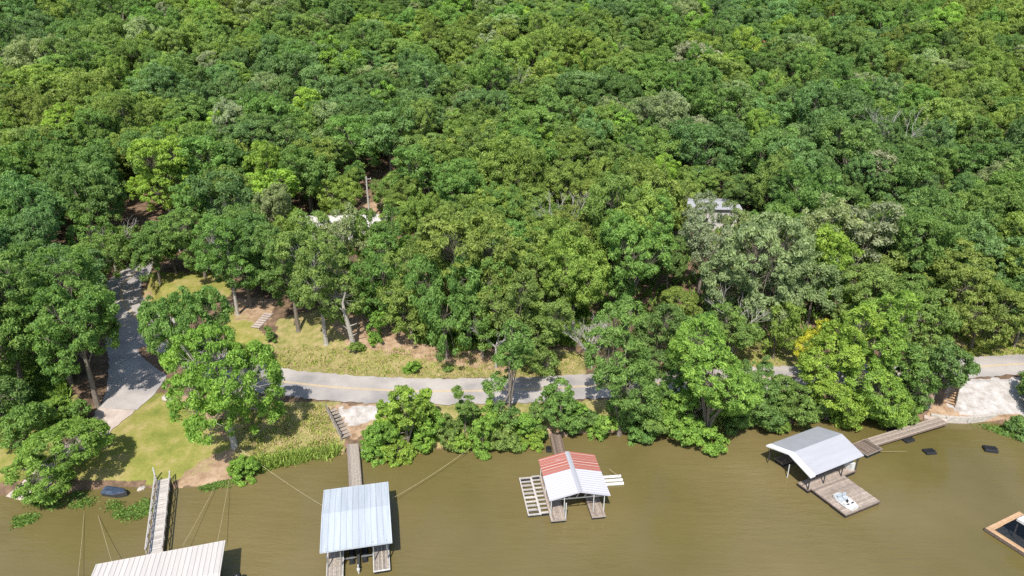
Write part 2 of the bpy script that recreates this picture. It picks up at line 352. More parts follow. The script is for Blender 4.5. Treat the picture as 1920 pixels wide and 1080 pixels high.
for nm_,polys in sorted(POLY.items()):
    a=np.zeros(len(PX))
    for p in polys: a=np.maximum(a, inpoly(PX,PY,p).astype(float))
    a=a*front
    if nm_=='dirt': _dirt=a.copy()
    if nm_=='lawn': a=a*(1-.62*_dirt)
    at=ground.data.attributes.new(nm_,'FLOAT','POINT'); at.data.foreach_set('value',a.astype(np.float32))
# water
WX,WY=[-1200,1200],[-300,110]
wv=np.array([(-1300,-400,0),(1300,-400,0),(1300,105,0),(-1300,105,0)],float)
tag(link_mesh('lake_water',wv,np.array([[0,1,2,3]]),M['water']),'muddy olive brown lake water with faint wind ripples',kind='structure')

def ribbon(name, P, hw, zoff, mat, edge_noise=0.0, a=None, thick=0):
    """strip along P; a=(lo,hi) lateral offsets instead of full width"""
    P=np.asarray(P); T=np.gradient(P[:,:2],axis=0); T/=np.linalg.norm(T,axis=1)[:,None]; Nn=np.stack([-T[:,1],T[:,0]],1)
    V=[];Fc=[]
    for i in range(len(P)):
        lo,hi=(-hw[i],hw[i]) if a is None else a
        e1,e2=rng.normal(0,edge_noise,2) if edge_noise else (0,0)
        V.append((*(P[i,:2]+Nn[i]*(lo+e1)),P[i,2]+zoff)); V.append((*(P[i,:2]+Nn[i]*(hi+e2)),P[i,2]+zoff))
    for i in range(len(P)-1): Fc.append((2*i,2*i+1,2*i+3,2*i+2))
    return link_mesh(name,V,Fc,mat)
def resample(P, st, extra=None):
    P=np.asarray(P,float); d=np.r_[0,np.cumsum(np.linalg.norm(np.diff(P[:,:2],axis=0),axis=1))]
    s=np.arange(0,d[-1],st); out=np.stack([np.interp(s,d,P[:,k]) for k in range(P.shape[1])],1)
    return (out,np.interp(s,d,extra)) if extra is not None else out
RR,RW=resample(RD,.6,ROAD_HW)
road=tag(ribbon('road',RR,RW,.02,M['asphalt'],.13),'worn grey two lane road curving along the shore',kind='structure')
for k,(lo,hi) in enumerate([(-.20,-.06),(.06,.20)]):
    o=ribbon('centre_line',RR,RW,.028,M['paint_y'],.01,(lo,hi)); o.parent=road
D2,DW=resample(DR,.8,DRIVE_HW)
_k=int(np.argmin(np.abs(D2[:,2]-1.85)))
tag(ribbon('side_road',D2[:_k+1],DW[:_k+1],.008,M['asphalt'],.09),'shaded asphalt spur dropping off the road bend towards the lake',kind='structure')
tag(ribbon('driveway',D2[_k:],DW[_k:],.0,M['concrete'],.12),'pale concrete driveway running down to a boat ramp',kind='structure')

# ------------------------------------------------------------------ foliage
def crown_arrays(seed, Rr, H, cb=.3, nl=9, clump=.95, leaf=.36, per=46, flat=1.0, droop=0.0, taper=0.0):
    g=np.random.default_rng(seed)
    zc=(cb+1)/2*H; a=Rr; c=(1-cb)/2*H
    lobes=[(np.array([0,0,zc+.15*c]), .55*Rr)]
    for i in range(nl):
        th=2*math.pi*(i*.618+g.uniform(-.06,.06)); zz=g.uniform(-.75,.85)
        if cb<.15: zz=-.95+1.85*((i*.382+.1)%1)
        rr=(math.sqrt(max(0.05,1-zz*zz*.75)) if (zz>0 or cb>=.15) else .95)*(1-taper*max(0,zz))
        r=.43*Rr*g.uniform(.6,1.2)*(1-.35*taper*max(0,zz))
        lobes.append((np.array([math.cos(th)*rr*(a-r*.9), math.sin(th)*rr*(a-r*.9), zc+zz*(c-r*.55)]), r))
    C=[];O=[];CR=[]
    for k,(lc,r) in enumerate(lobes):
        n=max(5,int(4*math.pi*r*r/(clump*clump*2.1)))
        d=g.normal(size=(n,3)); d/=np.linalg.norm(d,axis=1)[:,None]
        p=lc+d*r*np.array([1,1,.82])*g.uniform(.8,1.05,(n,1))
        keep=np.ones(n,bool)
        for j,(l2,r2) in enumerate(lobes):
            if j!=k: keep&=np.linalg.norm((p-l2)/np.array([1,1,.82]),axis=1)>r2*.82
        keep&=~((d[:,2]<-.35)&(g.random(n)<(.7 if cb>=.15 else .35)))
        keep&=g.random(n)>.16
        keep&=p[:,2]>.12*H*(cb>.12)
        C.append(p[keep]);O.append(d[keep]);CR.append(clump*g.uniform(.6,1.25,keep.sum()))
    C=np.vstack(C);O=np.vstack(O);CR=np.hstack(CR); m=len(C)
    cv=g.random(m)
    ci=np.repeat(np.arange(m),(per*(CR/clump)**1.6).astype(int)+6); n=len(ci)
    d=g.normal(size=(n,3))+O[ci]*.9+np.array([0,0,.45]); d/=np.linalg.norm(d,axis=1)[:,None]
    pos=C[ci]+d*CR[ci][:,None]*g.uniform(.35,1.1,(n,1))*np.array([1,1,.58*flat]); pos[:,2]-=droop*np.linalg.norm(pos[:,:2],axis=1)**2/Rr
    nn=d*.8+np.array([0,0,.35])+g.normal(size=(n,3))*.55; nn/=np.linalg.norm(nn,axis=1)[:,None]
    t=np.cross(nn,g.normal(size=(n,3))); t/=np.linalg.norm(t,axis=1)[:,None]; b=np.cross(nn,t)
    L=leaf*g.uniform(.6,1.3,(n,1)); W=L*.62
    V=np.empty((n,4,3)); V[:,0]=pos-t*L; V[:,1]=pos-b*W*.6+t*L*.1; V[:,2]=pos+t*L; V[:,3]=pos+b*W*.6+t*L*.1
    V[:,0]-=nn*L*.18; V[:,2]-=nn*L*.25
    var=np.clip(.5*cv[ci]+.5*g.random(n),0,1)
    V=V.reshape(-1,3); kxy=Rr/np.percentile(np.linalg.norm(pos[:,:2],axis=1),96); z0,z1=np.percentile(pos[:,2],[1,99.5]); zb=max(cb*H*.92,.02*H); kz=(H-zb)/(z1-z0)
    f=lambda q: np.stack([q[...,0]*kxy,q[...,1]*kxy,np.maximum(zb+(q[...,2]-z0)*kz,.05)],-1)
    return f(V), np.arange(n*4).reshape(n,4), var, [(f(l),r*kxy) for l,r in lobes], f(C)
def trunk_mb(seed, lobes, C, H, cb, tr, twigs=.35, lean=0):
    g=random.Random(seed); mb=MB(); top=lobes[0][0]
    pts=[Vector((0,0,-.4)),Vector((g.uniform(-.1,.1),g.uniform(-.1,.1),H*cb*.5)),Vector((g.uniform(-.25,.25),g.uniform(-.25,.25),H*cb)),Vector(top)*.9,Vector(top)]
    mb.tube([pts[0],(0,0,.25)],[tr*1.5,tr*1.05],7,.5)
    mb.tube([(0,0,.2)]+pts[1:],[tr*1.05,tr*.85,tr*.7,tr*.3,tr*.12],7,.5)
    fork=pts[2]
    for lc,r in lobes[1:]:
        lc=Vector(lc); st=fork.lerp(Vector(top),g.uniform(0,.5)); mid=st.lerp(lc,.5)+Vector((g.uniform(-.3,.3),g.uniform(-.3,.3),g.uniform(0,.4)))
        mb.tube([st,mid,lc],[tr*.38,tr*.24,tr*.09],5,.5)
        near=[c for c in C if (Vector(c)-lc).length<r*1.3]
        for c in near[::max(1,int(1/twigs))]: mb.tube([mid.lerp(lc,g.uniform(.3,1)),Vector(c)],[tr*.09,tr*.03],3,.5)
    return mb
def make_plant(name, V, Fq, var, tmb, bark, tint, label, cat, group, loc, rz=0, s=(1,1,1), parts=('crown','trunk')):
    e=empty(name,loc,rz); e.scale=s; tag(e,label,cat,group)
    c=link_mesh(parts[0],V,Fq,M['leaf'],e,var); c['tint']=tint
    t=tmb.build(parts[1],M[bark],e)
    return e,c,t
TINT={'mid':(.172,.262,.066),'green':(.148,.256,.062),'olive':(.200,.278,.062),'dark':(.135,.228,.064),'blue':(.142,.238,.082),
      'lime':(.240,.355,.060),'pale':(.235,.300,.130),'grey':(.26,.295,.17),'bright':(.195,.325,.060),'yellow':(.42,.44,.05),'russet':(.40,.24,.12)}
def jit(t, k=.12):
    f=1.1*(1+rnd.uniform(-k,k)); return tuple(max(.005,c*f*(1+rnd.uniform(-.05,.05))) for c in TINT[t])
used_n=[0]
HERO_SCR=[]
def height_at(x,y,z0,top_py):
    lo,hi=.3,45
    for _ in range(30):
        m=(lo+hi)/2
        if proj(x,y,z0+m)[1]>top_py: lo=m
        else: hi=m
    return (lo+hi)/2
def hero(bx,by,top,wpx,tint,label,kind='tree',cb=.3,bark='bark',leaf=.20,per=96,clump=.8,nl=10,group=None,taper=0.0,rz=None,tr=None,name=None,cat=None,droop=0,sx=1):
    x,y,z=onground(bx,by); zc=float(proj(x,y,z)[2]); Rr=wpx/2*zc/F*.95; leaf=min(leaf,.26) if y<150 else leaf
    H=max(.8,height_at(x,y,z,top)-Rr*.12)
    used_n[0]+=1; sd=1000+used_n[0]*7
    V,Fq,var,lo,C=crown_arrays(sd,Rr,H,cb,nl,min(clump,Rr*.33),leaf,per,taper=taper,droop=droop)
    if tint in('yellow',): pass
    tr=tr or (max(.1,.021*H) if kind=='tree' else .04)
    tm=trunk_mb(sd,lo,C,H,max(cb,.1),tr,.34 if kind=='tree' else .2)
    parts=('crown','trunk') if kind=='tree' else ('foliage','stem')
    nm=name or ('broadleaf_tree' if kind=='tree' else 'shrub')
    e,c,t=make_plant(nm,V,Fq,var,tm,bark,jit(tint,.05),label,cat or kind,group,(x,y,z-.05),rz if rz is not None else rnd.uniform(0,6.28),(sx,1,1),parts)
    HERO_SCR.append((x,y,Rr,H)); return e,c

# ---- trees and shrubs the photograph singles out: base x, base y, crown top y, crown width (photo pixels)
def T(*a,**k):
    if k.get('cb',.3)<.15 and (a[5].startswith('narrow') is False) and len(a)<7: k['nl']=k.get('nl',10)+4
    return hero(*a,**k)
T(440,838,620,205,'bright','pale trunked oak alone on the lawn beside the shore, casting a ragged shadow',cb=.30,bark='pale_bark',nl=12,leaf=.20,clump=.75,tr=.42)
T(376,745,535,160,'green','dark green oak beside the road junction, behind the pale trunked lawn oak',cb=.42,leaf=.20,clump=.75)
T(126,905,790,180,'bright','low spreading oak overhanging the water beside the concrete boat ramp',cb=.12,nl=10,leaf=.20,clump=.7)
T(133,722,470,215,'green','tall dark oak with a bare trunk, left of the shaded driveway',cb=.28,leaf=.21)
T(184,762,520,150,'green','oak with its trunk at the edge of the shaded driveway',cb=.34,leaf=.21)
T(48,740,470,190,'mid','broad oak left of the pair of driveway oaks',cb=.2,leaf=.21)
T(12,800,690,120,'dark','dark low oak at the left edge above the boat ramp lawn',cb=.08,leaf=.20,clump=.7)
T(52,835,752,95,'green','leafy oak sapling behind the low spreading oak by the boat ramp',cb=.1)
T(145,800,752,60,'green','small bushy tree at the left kerb of the driveway',cb=.1)
T(100,800,748,90,'bright','small bright green bush beside the driveway under the oaks','shrub',cb=.02,leaf=.18,per=80,clump=.5,nl=6)
T(446,590,395,125,'green','oak with a long bare trunk at the edge of the upper grass clearing',cb=.34,bark='pale_bark',tr=.3)
T(470,575,400,110,'dark','dark oak behind the long trunked oak by the upper grass clearing',cb=.3)
T(385,520,380,130,'mid','round topped oak at the far side of the upper grass clearing',cb=.25)
T(330,512,395,110,'dark','dark oak shading the far left of the upper grass clearing',cb=.25)
T(300,530,418,95,'green','oak at the roadside beyond the upper road bend',cb=.25)
T(200,560,440,120,'mid','oak leaning over the road at its upper bend',cb=.3)
T(612,645,425,160,'mid','twin trunked oak on the bank left of the dead snag',cb=.30,bark='pale_bark')
T(560,620,415,130,'dark','dark spreading oak above the concrete hillside steps',cb=.28)
T(725,612,440,120,'green','dark green oak right behind the dead snag',cb=.22)
T(712,640,578,48,'bright','small bright green shrub on the bare bank right of the dead snag','shrub',cb=.02,leaf=.18,per=80,clump=.5,nl=6)
T(700,585,545,42,'bright','small light green shrub up the bank behind the dead snag','shrub',cb=.02,leaf=.18,per=80,clump=.5,nl=5)
T(772,640,470,110,'olive','olive green tree on the bank above the lime shore bush',cb=.2)
T(838,672,470,150,'green','dense oak at the top of the dry weed bank, right of the olive tree',cb=.24)
T(905,668,480,120,'green','oak on the dry weed bank over the narrow shore sapling',cb=.24)
T(960,690,500,120,'mid','oak behind the slender road edge tree on the upper bank',cb=.15)
T(1020,698,555,110,'mid','oak close behind the road above the rust striped dock',cb=.12)
T(955,795,590,92,'green','slender tree between road and shore, left of the red roofed dock gangway',cb=.12,nl=8,leaf=.20,taper=.3)
T(872,812,722,58,'green','narrow pointed sapling on the shore bank right of the lime willow bush',cb=.05,nl=7,leaf=.19,clump=.5,taper=.6)
T(765,850,716,105,'lime','lime green feathery willow bush leaning over the water right of the blue roofed dock',cb=.02,leaf=.19,clump=.6,nl=10,taper=.45)
T(712,852,785,75,'bright','rounded green bush by the gangway of the blue roofed dock','shrub',cb=.02,leaf=.18,per=80,clump=.5)
T(752,864,828,60,'lime','low lime bush trailing in the water below the willow bush','shrub',cb=.02,leaf=.18,per=80,clump=.45,nl=6)
T(808,835,768,70,'bright','bright green shrub on the shore bank right of the lime willow bush','shrub',cb=.02,leaf=.18,per=80,clump=.5,nl=7)
T(845,838,782,58,'mid','mid green shrub below the narrow pointed sapling','shrub',cb=.02,leaf=.18,per=80,clump=.5,nl=7)
T(905,846,775,66,'bright','bright green shrub at the waterline right of the pointed sapling','shrub',cb=.02,leaf=.18,per=80,clump=.5,nl=7)
T(940,838,790,60,'mid','leafy shrub at the foot of the slender road edge tree','shrub',cb=.02,leaf=.18,per=80,clump=.5,nl=7)
T(985,832,770,62,'bright','light green shrub left of the gangway with the red roof','shrub',cb=.02,leaf=.18,per=80,clump=.5,nl=7)
T(1052,812,716,88,'green','rounded bushy tree right above the gangway of the red roofed dock',cb=.03,leaf=.19,clump=.6,nl=9)
T(1105,808,765,60,'dark','dark shrub on the red earth bank right of the red roofed dock gangway','shrub',cb=.02,leaf=.18,per=80,clump=.5,nl=7)
T(1160,818,565,150,'green','tall dark green tree on the shore right of the red roofed dock',cb=.03,leaf=.20,nl=12,taper=.3)
T(1212,828,745,80,'mid','low green bush at the waterline between two tall shore trees','shrub',cb=.02,leaf=.19,clump=.55,nl=8)
T(1318,835,592,180,'bright','large bright green poplar on the shore midway between the red and grey docks',cb=.03,leaf=.22,nl=14,taper=.35)
T(1205,800,650,55,'green','narrow green tree just right of the tall dark shore tree',cb=.04)
T(1690,775,640,90,'green','green tree left of the dark glossy tree by the steps',cb=.05)
T(1268,835,735,75,'bright','bright leafy bush leaning over the water at the foot of the poplar','shrub',cb=.02,leaf=.20,clump=.6,nl=8)
T(1325,852,790,80,'bright','bright leafy bush trailing into the water below the poplar','shrub',cb=.02,leaf=.20,clump=.6,nl=8)
T(1415,797,680,110,'dark','dark grey green shore bush right of the bright poplar','shrub',cb=.02,leaf=.18,per=80,clump=.6,nl=9)
T(1480,800,705,105,'mid','twiggy shore bush left above the grey roofed dock','shrub',cb=.02,leaf=.18,per=80,clump=.6,nl=9)
T(1550,785,572,135,'lime','yellow green tree on the shore above the grey roofed dock',cb=.03,leaf=.20,nl=11)
T(1622,782,545,155,'bright','tall fresh green tree right beside the yellow green shore tree',cb=.03,leaf=.20,nl=12,taper=.2)
T(1515,700,600,60,'yellow','small yellowing tree at the road edge beside the yellow green shore tree',cb=.05,clump=.6,nl=7)
T(1668,784,640,95,'mid','green shore tree between the fresh green tree and the dark tree by the steps',cb=.03,leaf=.26)
T(1745,762,632,112,'dark','dark glossy tree beside the wooden steps at the gravel lot',cb=.06,leaf=.26)
T(1690,792,750,60,'bright','low bright shrub at the waterline beneath the dark glossy tree','shrub',cb=.02,leaf=.18,per=80,clump=.5,nl=6)
T(1985,768,650,150,'dark','dark tree at the right edge beyond the gravel lot',cb=.1)
T(1912,820,782,70,'dark','dark shrub over the water at the right end of the gravel lot','shrub',cb=.02,leaf=.19,clump=.6,nl=7)
T(460,894,858,62,'bright','dense bright green shrub at the waterline below the pale trunked lawn oak','shrub',cb=.02,leaf=.2,clump=.4,nl=7)
T(508,640,612,22,'mid','tiny round shrub on the grass below the concrete hillside steps','shrub',cb=.02,leaf=.16,clump=.3,nl=4)
T(775,698,674,34,'bright','small green shrub among dry weeds above the road','shrub',cb=.02,leaf=.2,clump=.35,nl=4)
T(840,694,684,20,'mid','tiny green shrub among dry weeds above the road','shrub',cb=.02,leaf=.2,clump=.3,nl=4)
for _bx,_by,_tp,_w,_ti,_lb in ((1000,838,800,50,'lime','light bushy shrub at the waterline beside the red roofed dock gangway'),(1130,818,775,62,'bright','bright shrub on the red earth bank at the left foot of the tall dark tree'),
    (1195,835,790,60,'green','low shrub in the water at the right foot of the tall dark tree'),(1385,812,770,60,'green','shrub touching the water right of the poplar'),(1450,808,765,60,'bright','bright shrub at the waterline left above the grey roof'),
    (1520,795,740,64,'dark','dark shrub at the waterline behind the peak of the grey roof'),(1580,790,735,64,'bright','light green shrub at the waterline behind the grey roofed dock'),(1640,790,735,60,'mid','shrub at the waterline under the tall fresh green tree'),
    (735,838,790,50,'mid','shrub between the rounded bush and the lime willow bush'),(860,848,806,46,'lime','light shrub right at the water below the pointed sapling'),(960,848,808,44,'mid','small shrub at the waterline in front of the slender road edge tree'),
    (1260,760,700,60,'green','green shrub below the road at the left side of the poplar'),(1080,790,750,50,'bright','light shrub between the rounded bushy tree and the tall dark tree')):
    T(_bx,_by,_tp,_w,_ti,_lb,'shrub',cb=.02,leaf=.18,per=80,clump=.5,nl=7)
T(800,822,728,46,'lime','thin feathery lime sapling rising right of the lime willow bush',cb=.03,clump=.45,nl=7,taper=.75)
T(726,828,748,44,'lime','thin feathery lime sapling rising above the rounded bush by the blue roofed dock gangway',cb=.03,clump=.45,nl=7,taper=.75)
T(920,832,752,40,'bright','thin bright sapling between the pointed sapling and the slender road edge tree',cb=.03,clump=.45,nl=7,taper=.75)
T(1008,822,748,38,'green','thin upright sapling left of the rounded bushy tree at the red dock gangway',cb=.03,clump=.45,nl=7,taper=.75)
T(668,660,640,34,'olive','low shrub round the foot of the dead snag','shrub',cb=.02,leaf=.2,clump=.35,nl=4)
T(1300,700,575,110,'green','dark green tree behind the road above the bright poplar',cb=.06)
T(1360,690,560,110,'mid','mid green tree behind the road right above the bright poplar',cb=.06)
T(1225,690,560,115,'dark','dark tree behind the road right of the tall dark shore tree',cb=.06)
T(1450,672,560,100,'olive','olive tree at the top of the small grassy gap above the road',cb=.2)
T(1700,655,520,140,'mid','tall tree behind the road left of the gravel lot',cb=.15)
T(1820,652,500,150,'olive','olive tree behind the road above the gravel lot',cb=.22)
T(1900,650,500,140,'dark','dark tree behind the road at the right edge of the gravel lot',cb=.25)
T(1180,600,395,150,'green','dense blue green oak in the middle of the slope right of the olive crowned oak',cb=.2,leaf=.24)
T(1400,620,395,185,'pale','huge pale green oak below the hidden white house',cb=.15,leaf=.24,nl=12)
T(1310,560,392,100,'grey','greyish thin leaved tree directly in front of the hidden white house',cb=.3,leaf=.2,per=62)
T(1085,560,460,70,'bright','light green maple glowing in a dark gap of the slope',cb=.2,leaf=.24,per=60)
T(150,318,190,90,'lime','tall pointed yellow green poplar standing above the forest at left',cb=.1,leaf=.25,taper=.6,nl=10)
T(318,400,250,125,'lime','broad yellow green crown standing out left of the utility pole',cb=.2,leaf=.24,nl=10)
T(880,640,385,190,'olive','wide olive crowned oak in the middle of the slope right of the utility pole',cb=.3,leaf=.24,nl=12)
T(60,455,330,120,'mid','bright topped oak near the left edge above the driveway oaks',cb=.2)
T(652,548,384,100,'pale','pale green thin crowned oak right in front of the hidden white roof',cb=.3,per=60)
T(700,545,389,74,'mid','oak in front of the right half of the hidden white roof',cb=.25)
T(604,545,388,95,'mid','oak veiling the left half of the hidden white roofed house',cb=.25,per=66)
T(728,540,386,76,'green','oak covering the right end of the hidden white roofed house',cb=.25)
T(232,472,398,85,'mid','leafy oak filling the wood left beyond the upper road bend',cb=.15)
T(178,478,392,85,'green','deep green oak at the roadside wood, far left beyond the bend',cb=.15)
T(560,520,385,85,'olive','olive oak at the left end of the hidden white roofed house',cb=.25)
T(1308,490,362,74,'grey','thin greyish oak veiling the left of the hidden white cabin',cb=.3,per=60)
T(1366,505,374,66,'pale','pale green oak just below the hidden white cabin roof',cb=.25)
T(1260,470,335,90,'olive','olive oak left of the hidden white cabin',cb=.2)
T(640,420,330,85,'olive','olive crowned oak left of the utility pole behind the hidden white roof',cb=.2)
T(740,400,318,85,'mid','oak standing just right of the utility pole',cb=.2)

# ------------------------------------------------------------------ buildings hidden in the wood
def roofed(mb, x0,x1,y0,y1,z,rise,ov,axis_='x'):
    a,b,c,d=x0-ov,x1+ov,y0-ov,y1+ov
    if axis_=='x':
        m=(c+d)/2; v=[(a,c,z),(b,c,z),(b,m,z+rise),(a,m,z+rise),(a,d,z),(b,d,z)]; f=[(0,1,2,3),(3,2,5,4)]
    v2=[(p[0],p[1],p[2]-.14) for p in v]
    n=len(v); fs=f+[tuple(n+i for i in reversed(q)) for q in f]+[(0,n,n+1,1),(4,5,n+5,n+4),(0,3,n+3,n),(3,4,n+4,n+3),(1,n+1,n+2,2),(2,n+2,n+5,5)]
    mb.add(v+v2,fs,.5)
def house(px,py,wd,dp,ht,rz,label,name,roofm,rise=1.2):
    z=5.0
    for _ in range(20): x,y=G(px,py,z+ht); z=.5*z+.5*tz(x,y)
    e=empty(name,(x,y,z),rz); tag(e,label,'house')
    w_=MB(); w_.box(-wd/2,wd/2,-dp/2,dp/2,-1,ht,.5); w_.build('wall',M['wall'],e)
    r_=MB(); roofed(r_,-wd/2,wd/2,-dp/2,dp/2,ht+.16,rise,.6); r_.build('roof',M[roofm],e)
    for k in range(4):
        cx=-wd/2+wd*(k+.5)/4; f=MB(); 
        for a,b,c,d in((cx-.6,cx+.6,.95,1.03),(cx-.6,cx+.6,2.1,2.18),(cx-.6,cx-.52,1.03,2.1),(cx+.52,cx+.6,1.03,2.1)): f.box(a,b,-dp/2-.05,-dp/2+.02,c+.2,d+.2)
        fo=f.build('window_frame',M['white'],e); p_=MB(); p_.box(cx-.52,cx+.52,-dp/2-.02,-dp/2+.01,1.23,2.3); p_.build('pane',M['glass'],fo)
    d=MB(); d.box(wd*.02,wd*.02+.9,-dp/2-.04,-dp/2+.02,0,2.05); d.build('door',M['white'],e)
    return e,(x,y,z)
H1,h1p=house(648,416,17,8,2.6,R(4),'long white roofed house half hidden under trees by the utility pole','forest_house','roof_white')
H2,h2p=house(1330,383,10.5,7,4.2,R(-3),'white house with a low grey white roof showing through the oaks','cabin_house','roof_lightgrey',.5)
# utility pole
z=6.0
for _ in range(20): x,y=G(692,398,z+2.0); z=.5*z+.5*tz(x,y)
z=tz(x,y); ph=height_at(x,y,z,331)
e=empty('utility_pole',(x,y,z)); tag(e,'slim weathered grey utility pole rising behind the hidden white roof','utility pole')
m=MB(); m.tube([(0,0,-.5),(0,0,ph)],[.24,.17],8,.5); m.build('pole',M['pale_bark'],e)
m=MB(); m.beam((-.1,0,ph-.5),(1.0,0,ph-.5),.12,.12); m.build('crossarm',M['pale_bark'],e)
m=MB(); m.tube([(.9,0,ph-.44),(.9,0,ph-.2)],[.06,.05],6); m.build('insulator',M['white'],e)
POLE=(x,y,z,ph)

# ------------------------------------------------------------------ the forest: individuals near, one mass far
LAND=[(96,'the concrete boat ramp'),(192,'the shaded driveway'),(288,'the upper road bend'),(384,'the railed footbridge'),(470,'the pale trunked lawn oak'),
 (560,'the concrete hillside steps'),(650,'the handrailed wooden stairs'),(740,'the utility pole'),(830,'the lime willow bush'),(920,'the pointed shore sapling'),(1010,'the slender road edge tree'),
 (1100,'the rust striped roof'),(1190,'the tall dark shore tree'),(1290,'the bush between shore trees'),(1390,'the hidden white house'),(1480,'the dark shore bush'),(1580,'the grey gabled dock'),
 (1680,'the white pedal boat'),(1780,'the bank steps'),(9999,'the gravel lot')]
ORD='first second third fourth fifth sixth seventh eighth ninth tenth eleventh twelfth thirteenth fourteenth fifteenth sixteenth seventeenth eighteenth nineteenth twentieth'.split()+['twenty '+q for q in 'first second third fourth fifth sixth seventh eighth ninth'.split()]+['thirtieth']+['thirty '+q for q in 'first second third fourth fifth sixth seventh eighth ninth'.split()]
VAR=[]
specs=[(5.2,14,.28,10,0),(4.6,13,.30,8,0),(5.8,14.5,.32,12,0),(4.2,15,.25,8,.3),(5.0,12.5,.25,9,0),(6.2,15,.35,13,0),(4.4,14,.3,8,.15),(5.4,13.5,.3,11,0),(3.8,13,.2,7,.5),(5.6,15.5,.33,11,0),(4.9,14,.22,9,.2),(5.1,13,.3,12,0)]
for k,(r,h,cb,nl,tp) in enumerate(specs):
    V,Fq,var,lo,C=crown_arrays(50+k,r,h,cb,nl,[.92,.78,1.0][k%3],[.22,.20,.23][k%3],[112,118,108][k%3],taper=tp)
    VAR.append((V,Fq,var,trunk_mb(50+k,lo,C,h,cb,.28,.2),r,h))
# protected views (photo pixels): openings that stay clear of crowns
KEEP=[(560,402,745,432),(1282,364,1384,384),(683,331,697,400),(255,505,430,590),(205,540,320,720),(430,560,520,640),(575,480,590,500),(640,540,680,655),(495,655,1090,760),(0,770,460,950),(1795,640,1925,800),
      (1400,650,1490,715),(1305,520,1325,530)]
cand=[]
sp=7.2; yy=86.0; row=0
def grow(y): return float(np.interp(y,[120,200,320,450],[1.0,1.12,1.25,1.35]))
while yy<480:
    k=grow(yy); half=(yy*.74+34)*1.12 if yy<200 else yy*.80+22
    xx=-half+(row%2)*sp*k*.5
    while xx<half:
        cand.append((xx+rnd.uniform(-2.6,2.6)*k, yy+rnd.uniform(-2.4,2.4)*k)); xx+=sp*k
    yy+=sp*.88*k; row+=1
FILL=[(h1p[0]+k*4.4,h1p[1]+8.2) for k in range(-2,4)]+[(h2p[0]+k*4.0,h2p[1]+6.8) for k in (-2,-1,0,1,2)]+[(h2p[0]+7.5,h2p[1]+1),(h1p[0]+11.5,h1p[1]-1),(h1p[0]+12,h1p[1]+3)]
nf0=len(cand); cand+=FILL
cx=np.array([c[0] for c in cand]); cy=np.array([c[1] for c in cand]); cz=terrain(cx,cy)
dr=poly_dist(cx,cy,RD); ds=poly_dist(cx,cy,SH); dd=poly_dist(cx,cy,DR); past=(cy-np.interp(cx,SH[:,0],SH[:,1]))
trees=[]
KIND=['mid','green','olive','dark','blue','pale','bright']
for i in range(len(cx)):
    x,y,z=float(cx[i]),float(cy[i]),float(cz[i])
    if dr[i]<7 or dd[i]<8 or past[i]<gap_at(np.array([x]))[0]+9: continue
    if x<G(330,640,3)[0] and past[i]<26: pass
    if any(math.hypot(x-a,y-b)<max(3.6,(r*.62+2.6)) for a,b,r,h in HERO_SCR): continue
    if abs(x-h1p[0])<11 and -7<y-h1p[1]<5.8: continue
    if abs(x-h2p[0])<7.5 and -6<y-h2p[1]<5: continue
    fill=i>=nf0
    v=rnd.randrange(len(VAR)); s=rnd.uniform(.74,1.26); hs=rnd.uniform(.78,1.18)*(.85+.15*s)
    s*=grow(y); hs*=1+(grow(y)-1)*.45
    ok=False
    if fill: s*=.68; hs*=.66
    for attempt in range(3):
        r=VAR[v][4]*s; h=VAR[v][5]*hs
        zc=float(proj(x,y,z+h*.6)[2]); px,py=float(proj(x,y,z+h*.62)[0]),float(proj(x,y,z+h*.62)[1]); rp=r*F/zc*.92; rv=h*.36*F/zc*.95+r*.25*F/zc
        if fill or y>185 or not any(px+rp>a and px-rp<c and py+rv>b and py-rv<d for a,b,c,d in KEEP): ok=True; break
        s*=.72; hs*=.74
    if not ok: continue
    # patches of one kind of tree, as in the photograph
    f=math.sin(x*.045+1.3)+math.sin(y*.06+x*.02)+rnd.gauss(0,.9)
    k='olive' if f>1.0 else 'green' if f>.3 else 'mid' if f>-.5 else 'dark' if f>-1.2 else 'blue'
    q=rnd.random()
    if q<.05: k='pale'
    elif q<.070: k='bright'
    elif q<.10: k='lime'
    elif q<.115: k='grey'
    inview=(-60<px<1980) and (-40<py<900)
    trees.append([x,y,z,v,s,hs,k,px,py,zc,inview,rp])
rt=min(trees,key=lambda t:(t[7]-1408)**2+(t[8]-118)**2); rt[6]='russet'; rt[4]*=.75; rt[5]*=1.12
vis=sorted([t for t in trees if t[10]],key=lambda t:t[9])
n_ind=300-sum(1 for o in bpy.data.objects if o.name.startswith('broadleaf_tree'))
near=vis[:n_ind]; ids=set(map(id,near)); far=[t for t in trees if id(t) not in ids]
cols={}
for t in near:
    c=next(i for i,(lim,_) in enumerate(LAND) if t[7]<lim); cols.setdefault(c,[]).append(t)
labs={}
TONE={'mid':'mid green','green':'deep green','olive':'olive green','dark':'dark green','blue':'bluish green','pale':'pale green','bright':'bright green','lime':'yellow green','grey':'greyish green','russet':'russet'}
for c,ts in cols.items():
    for n_,t in enumerate(sorted(ts,key=lambda t:-t[8])):
        size='small' if VAR[t[3]][4]*t[4]<3.6 else 'broad' if VAR[t[3]][4]*t[4]>5.3 else 'rounded'
        labs[id(t)]=f"{size} {TONE[t[6]]} crown, {ORD[n_]} up the forest slope above {LAND[c][1]}"
proto={}
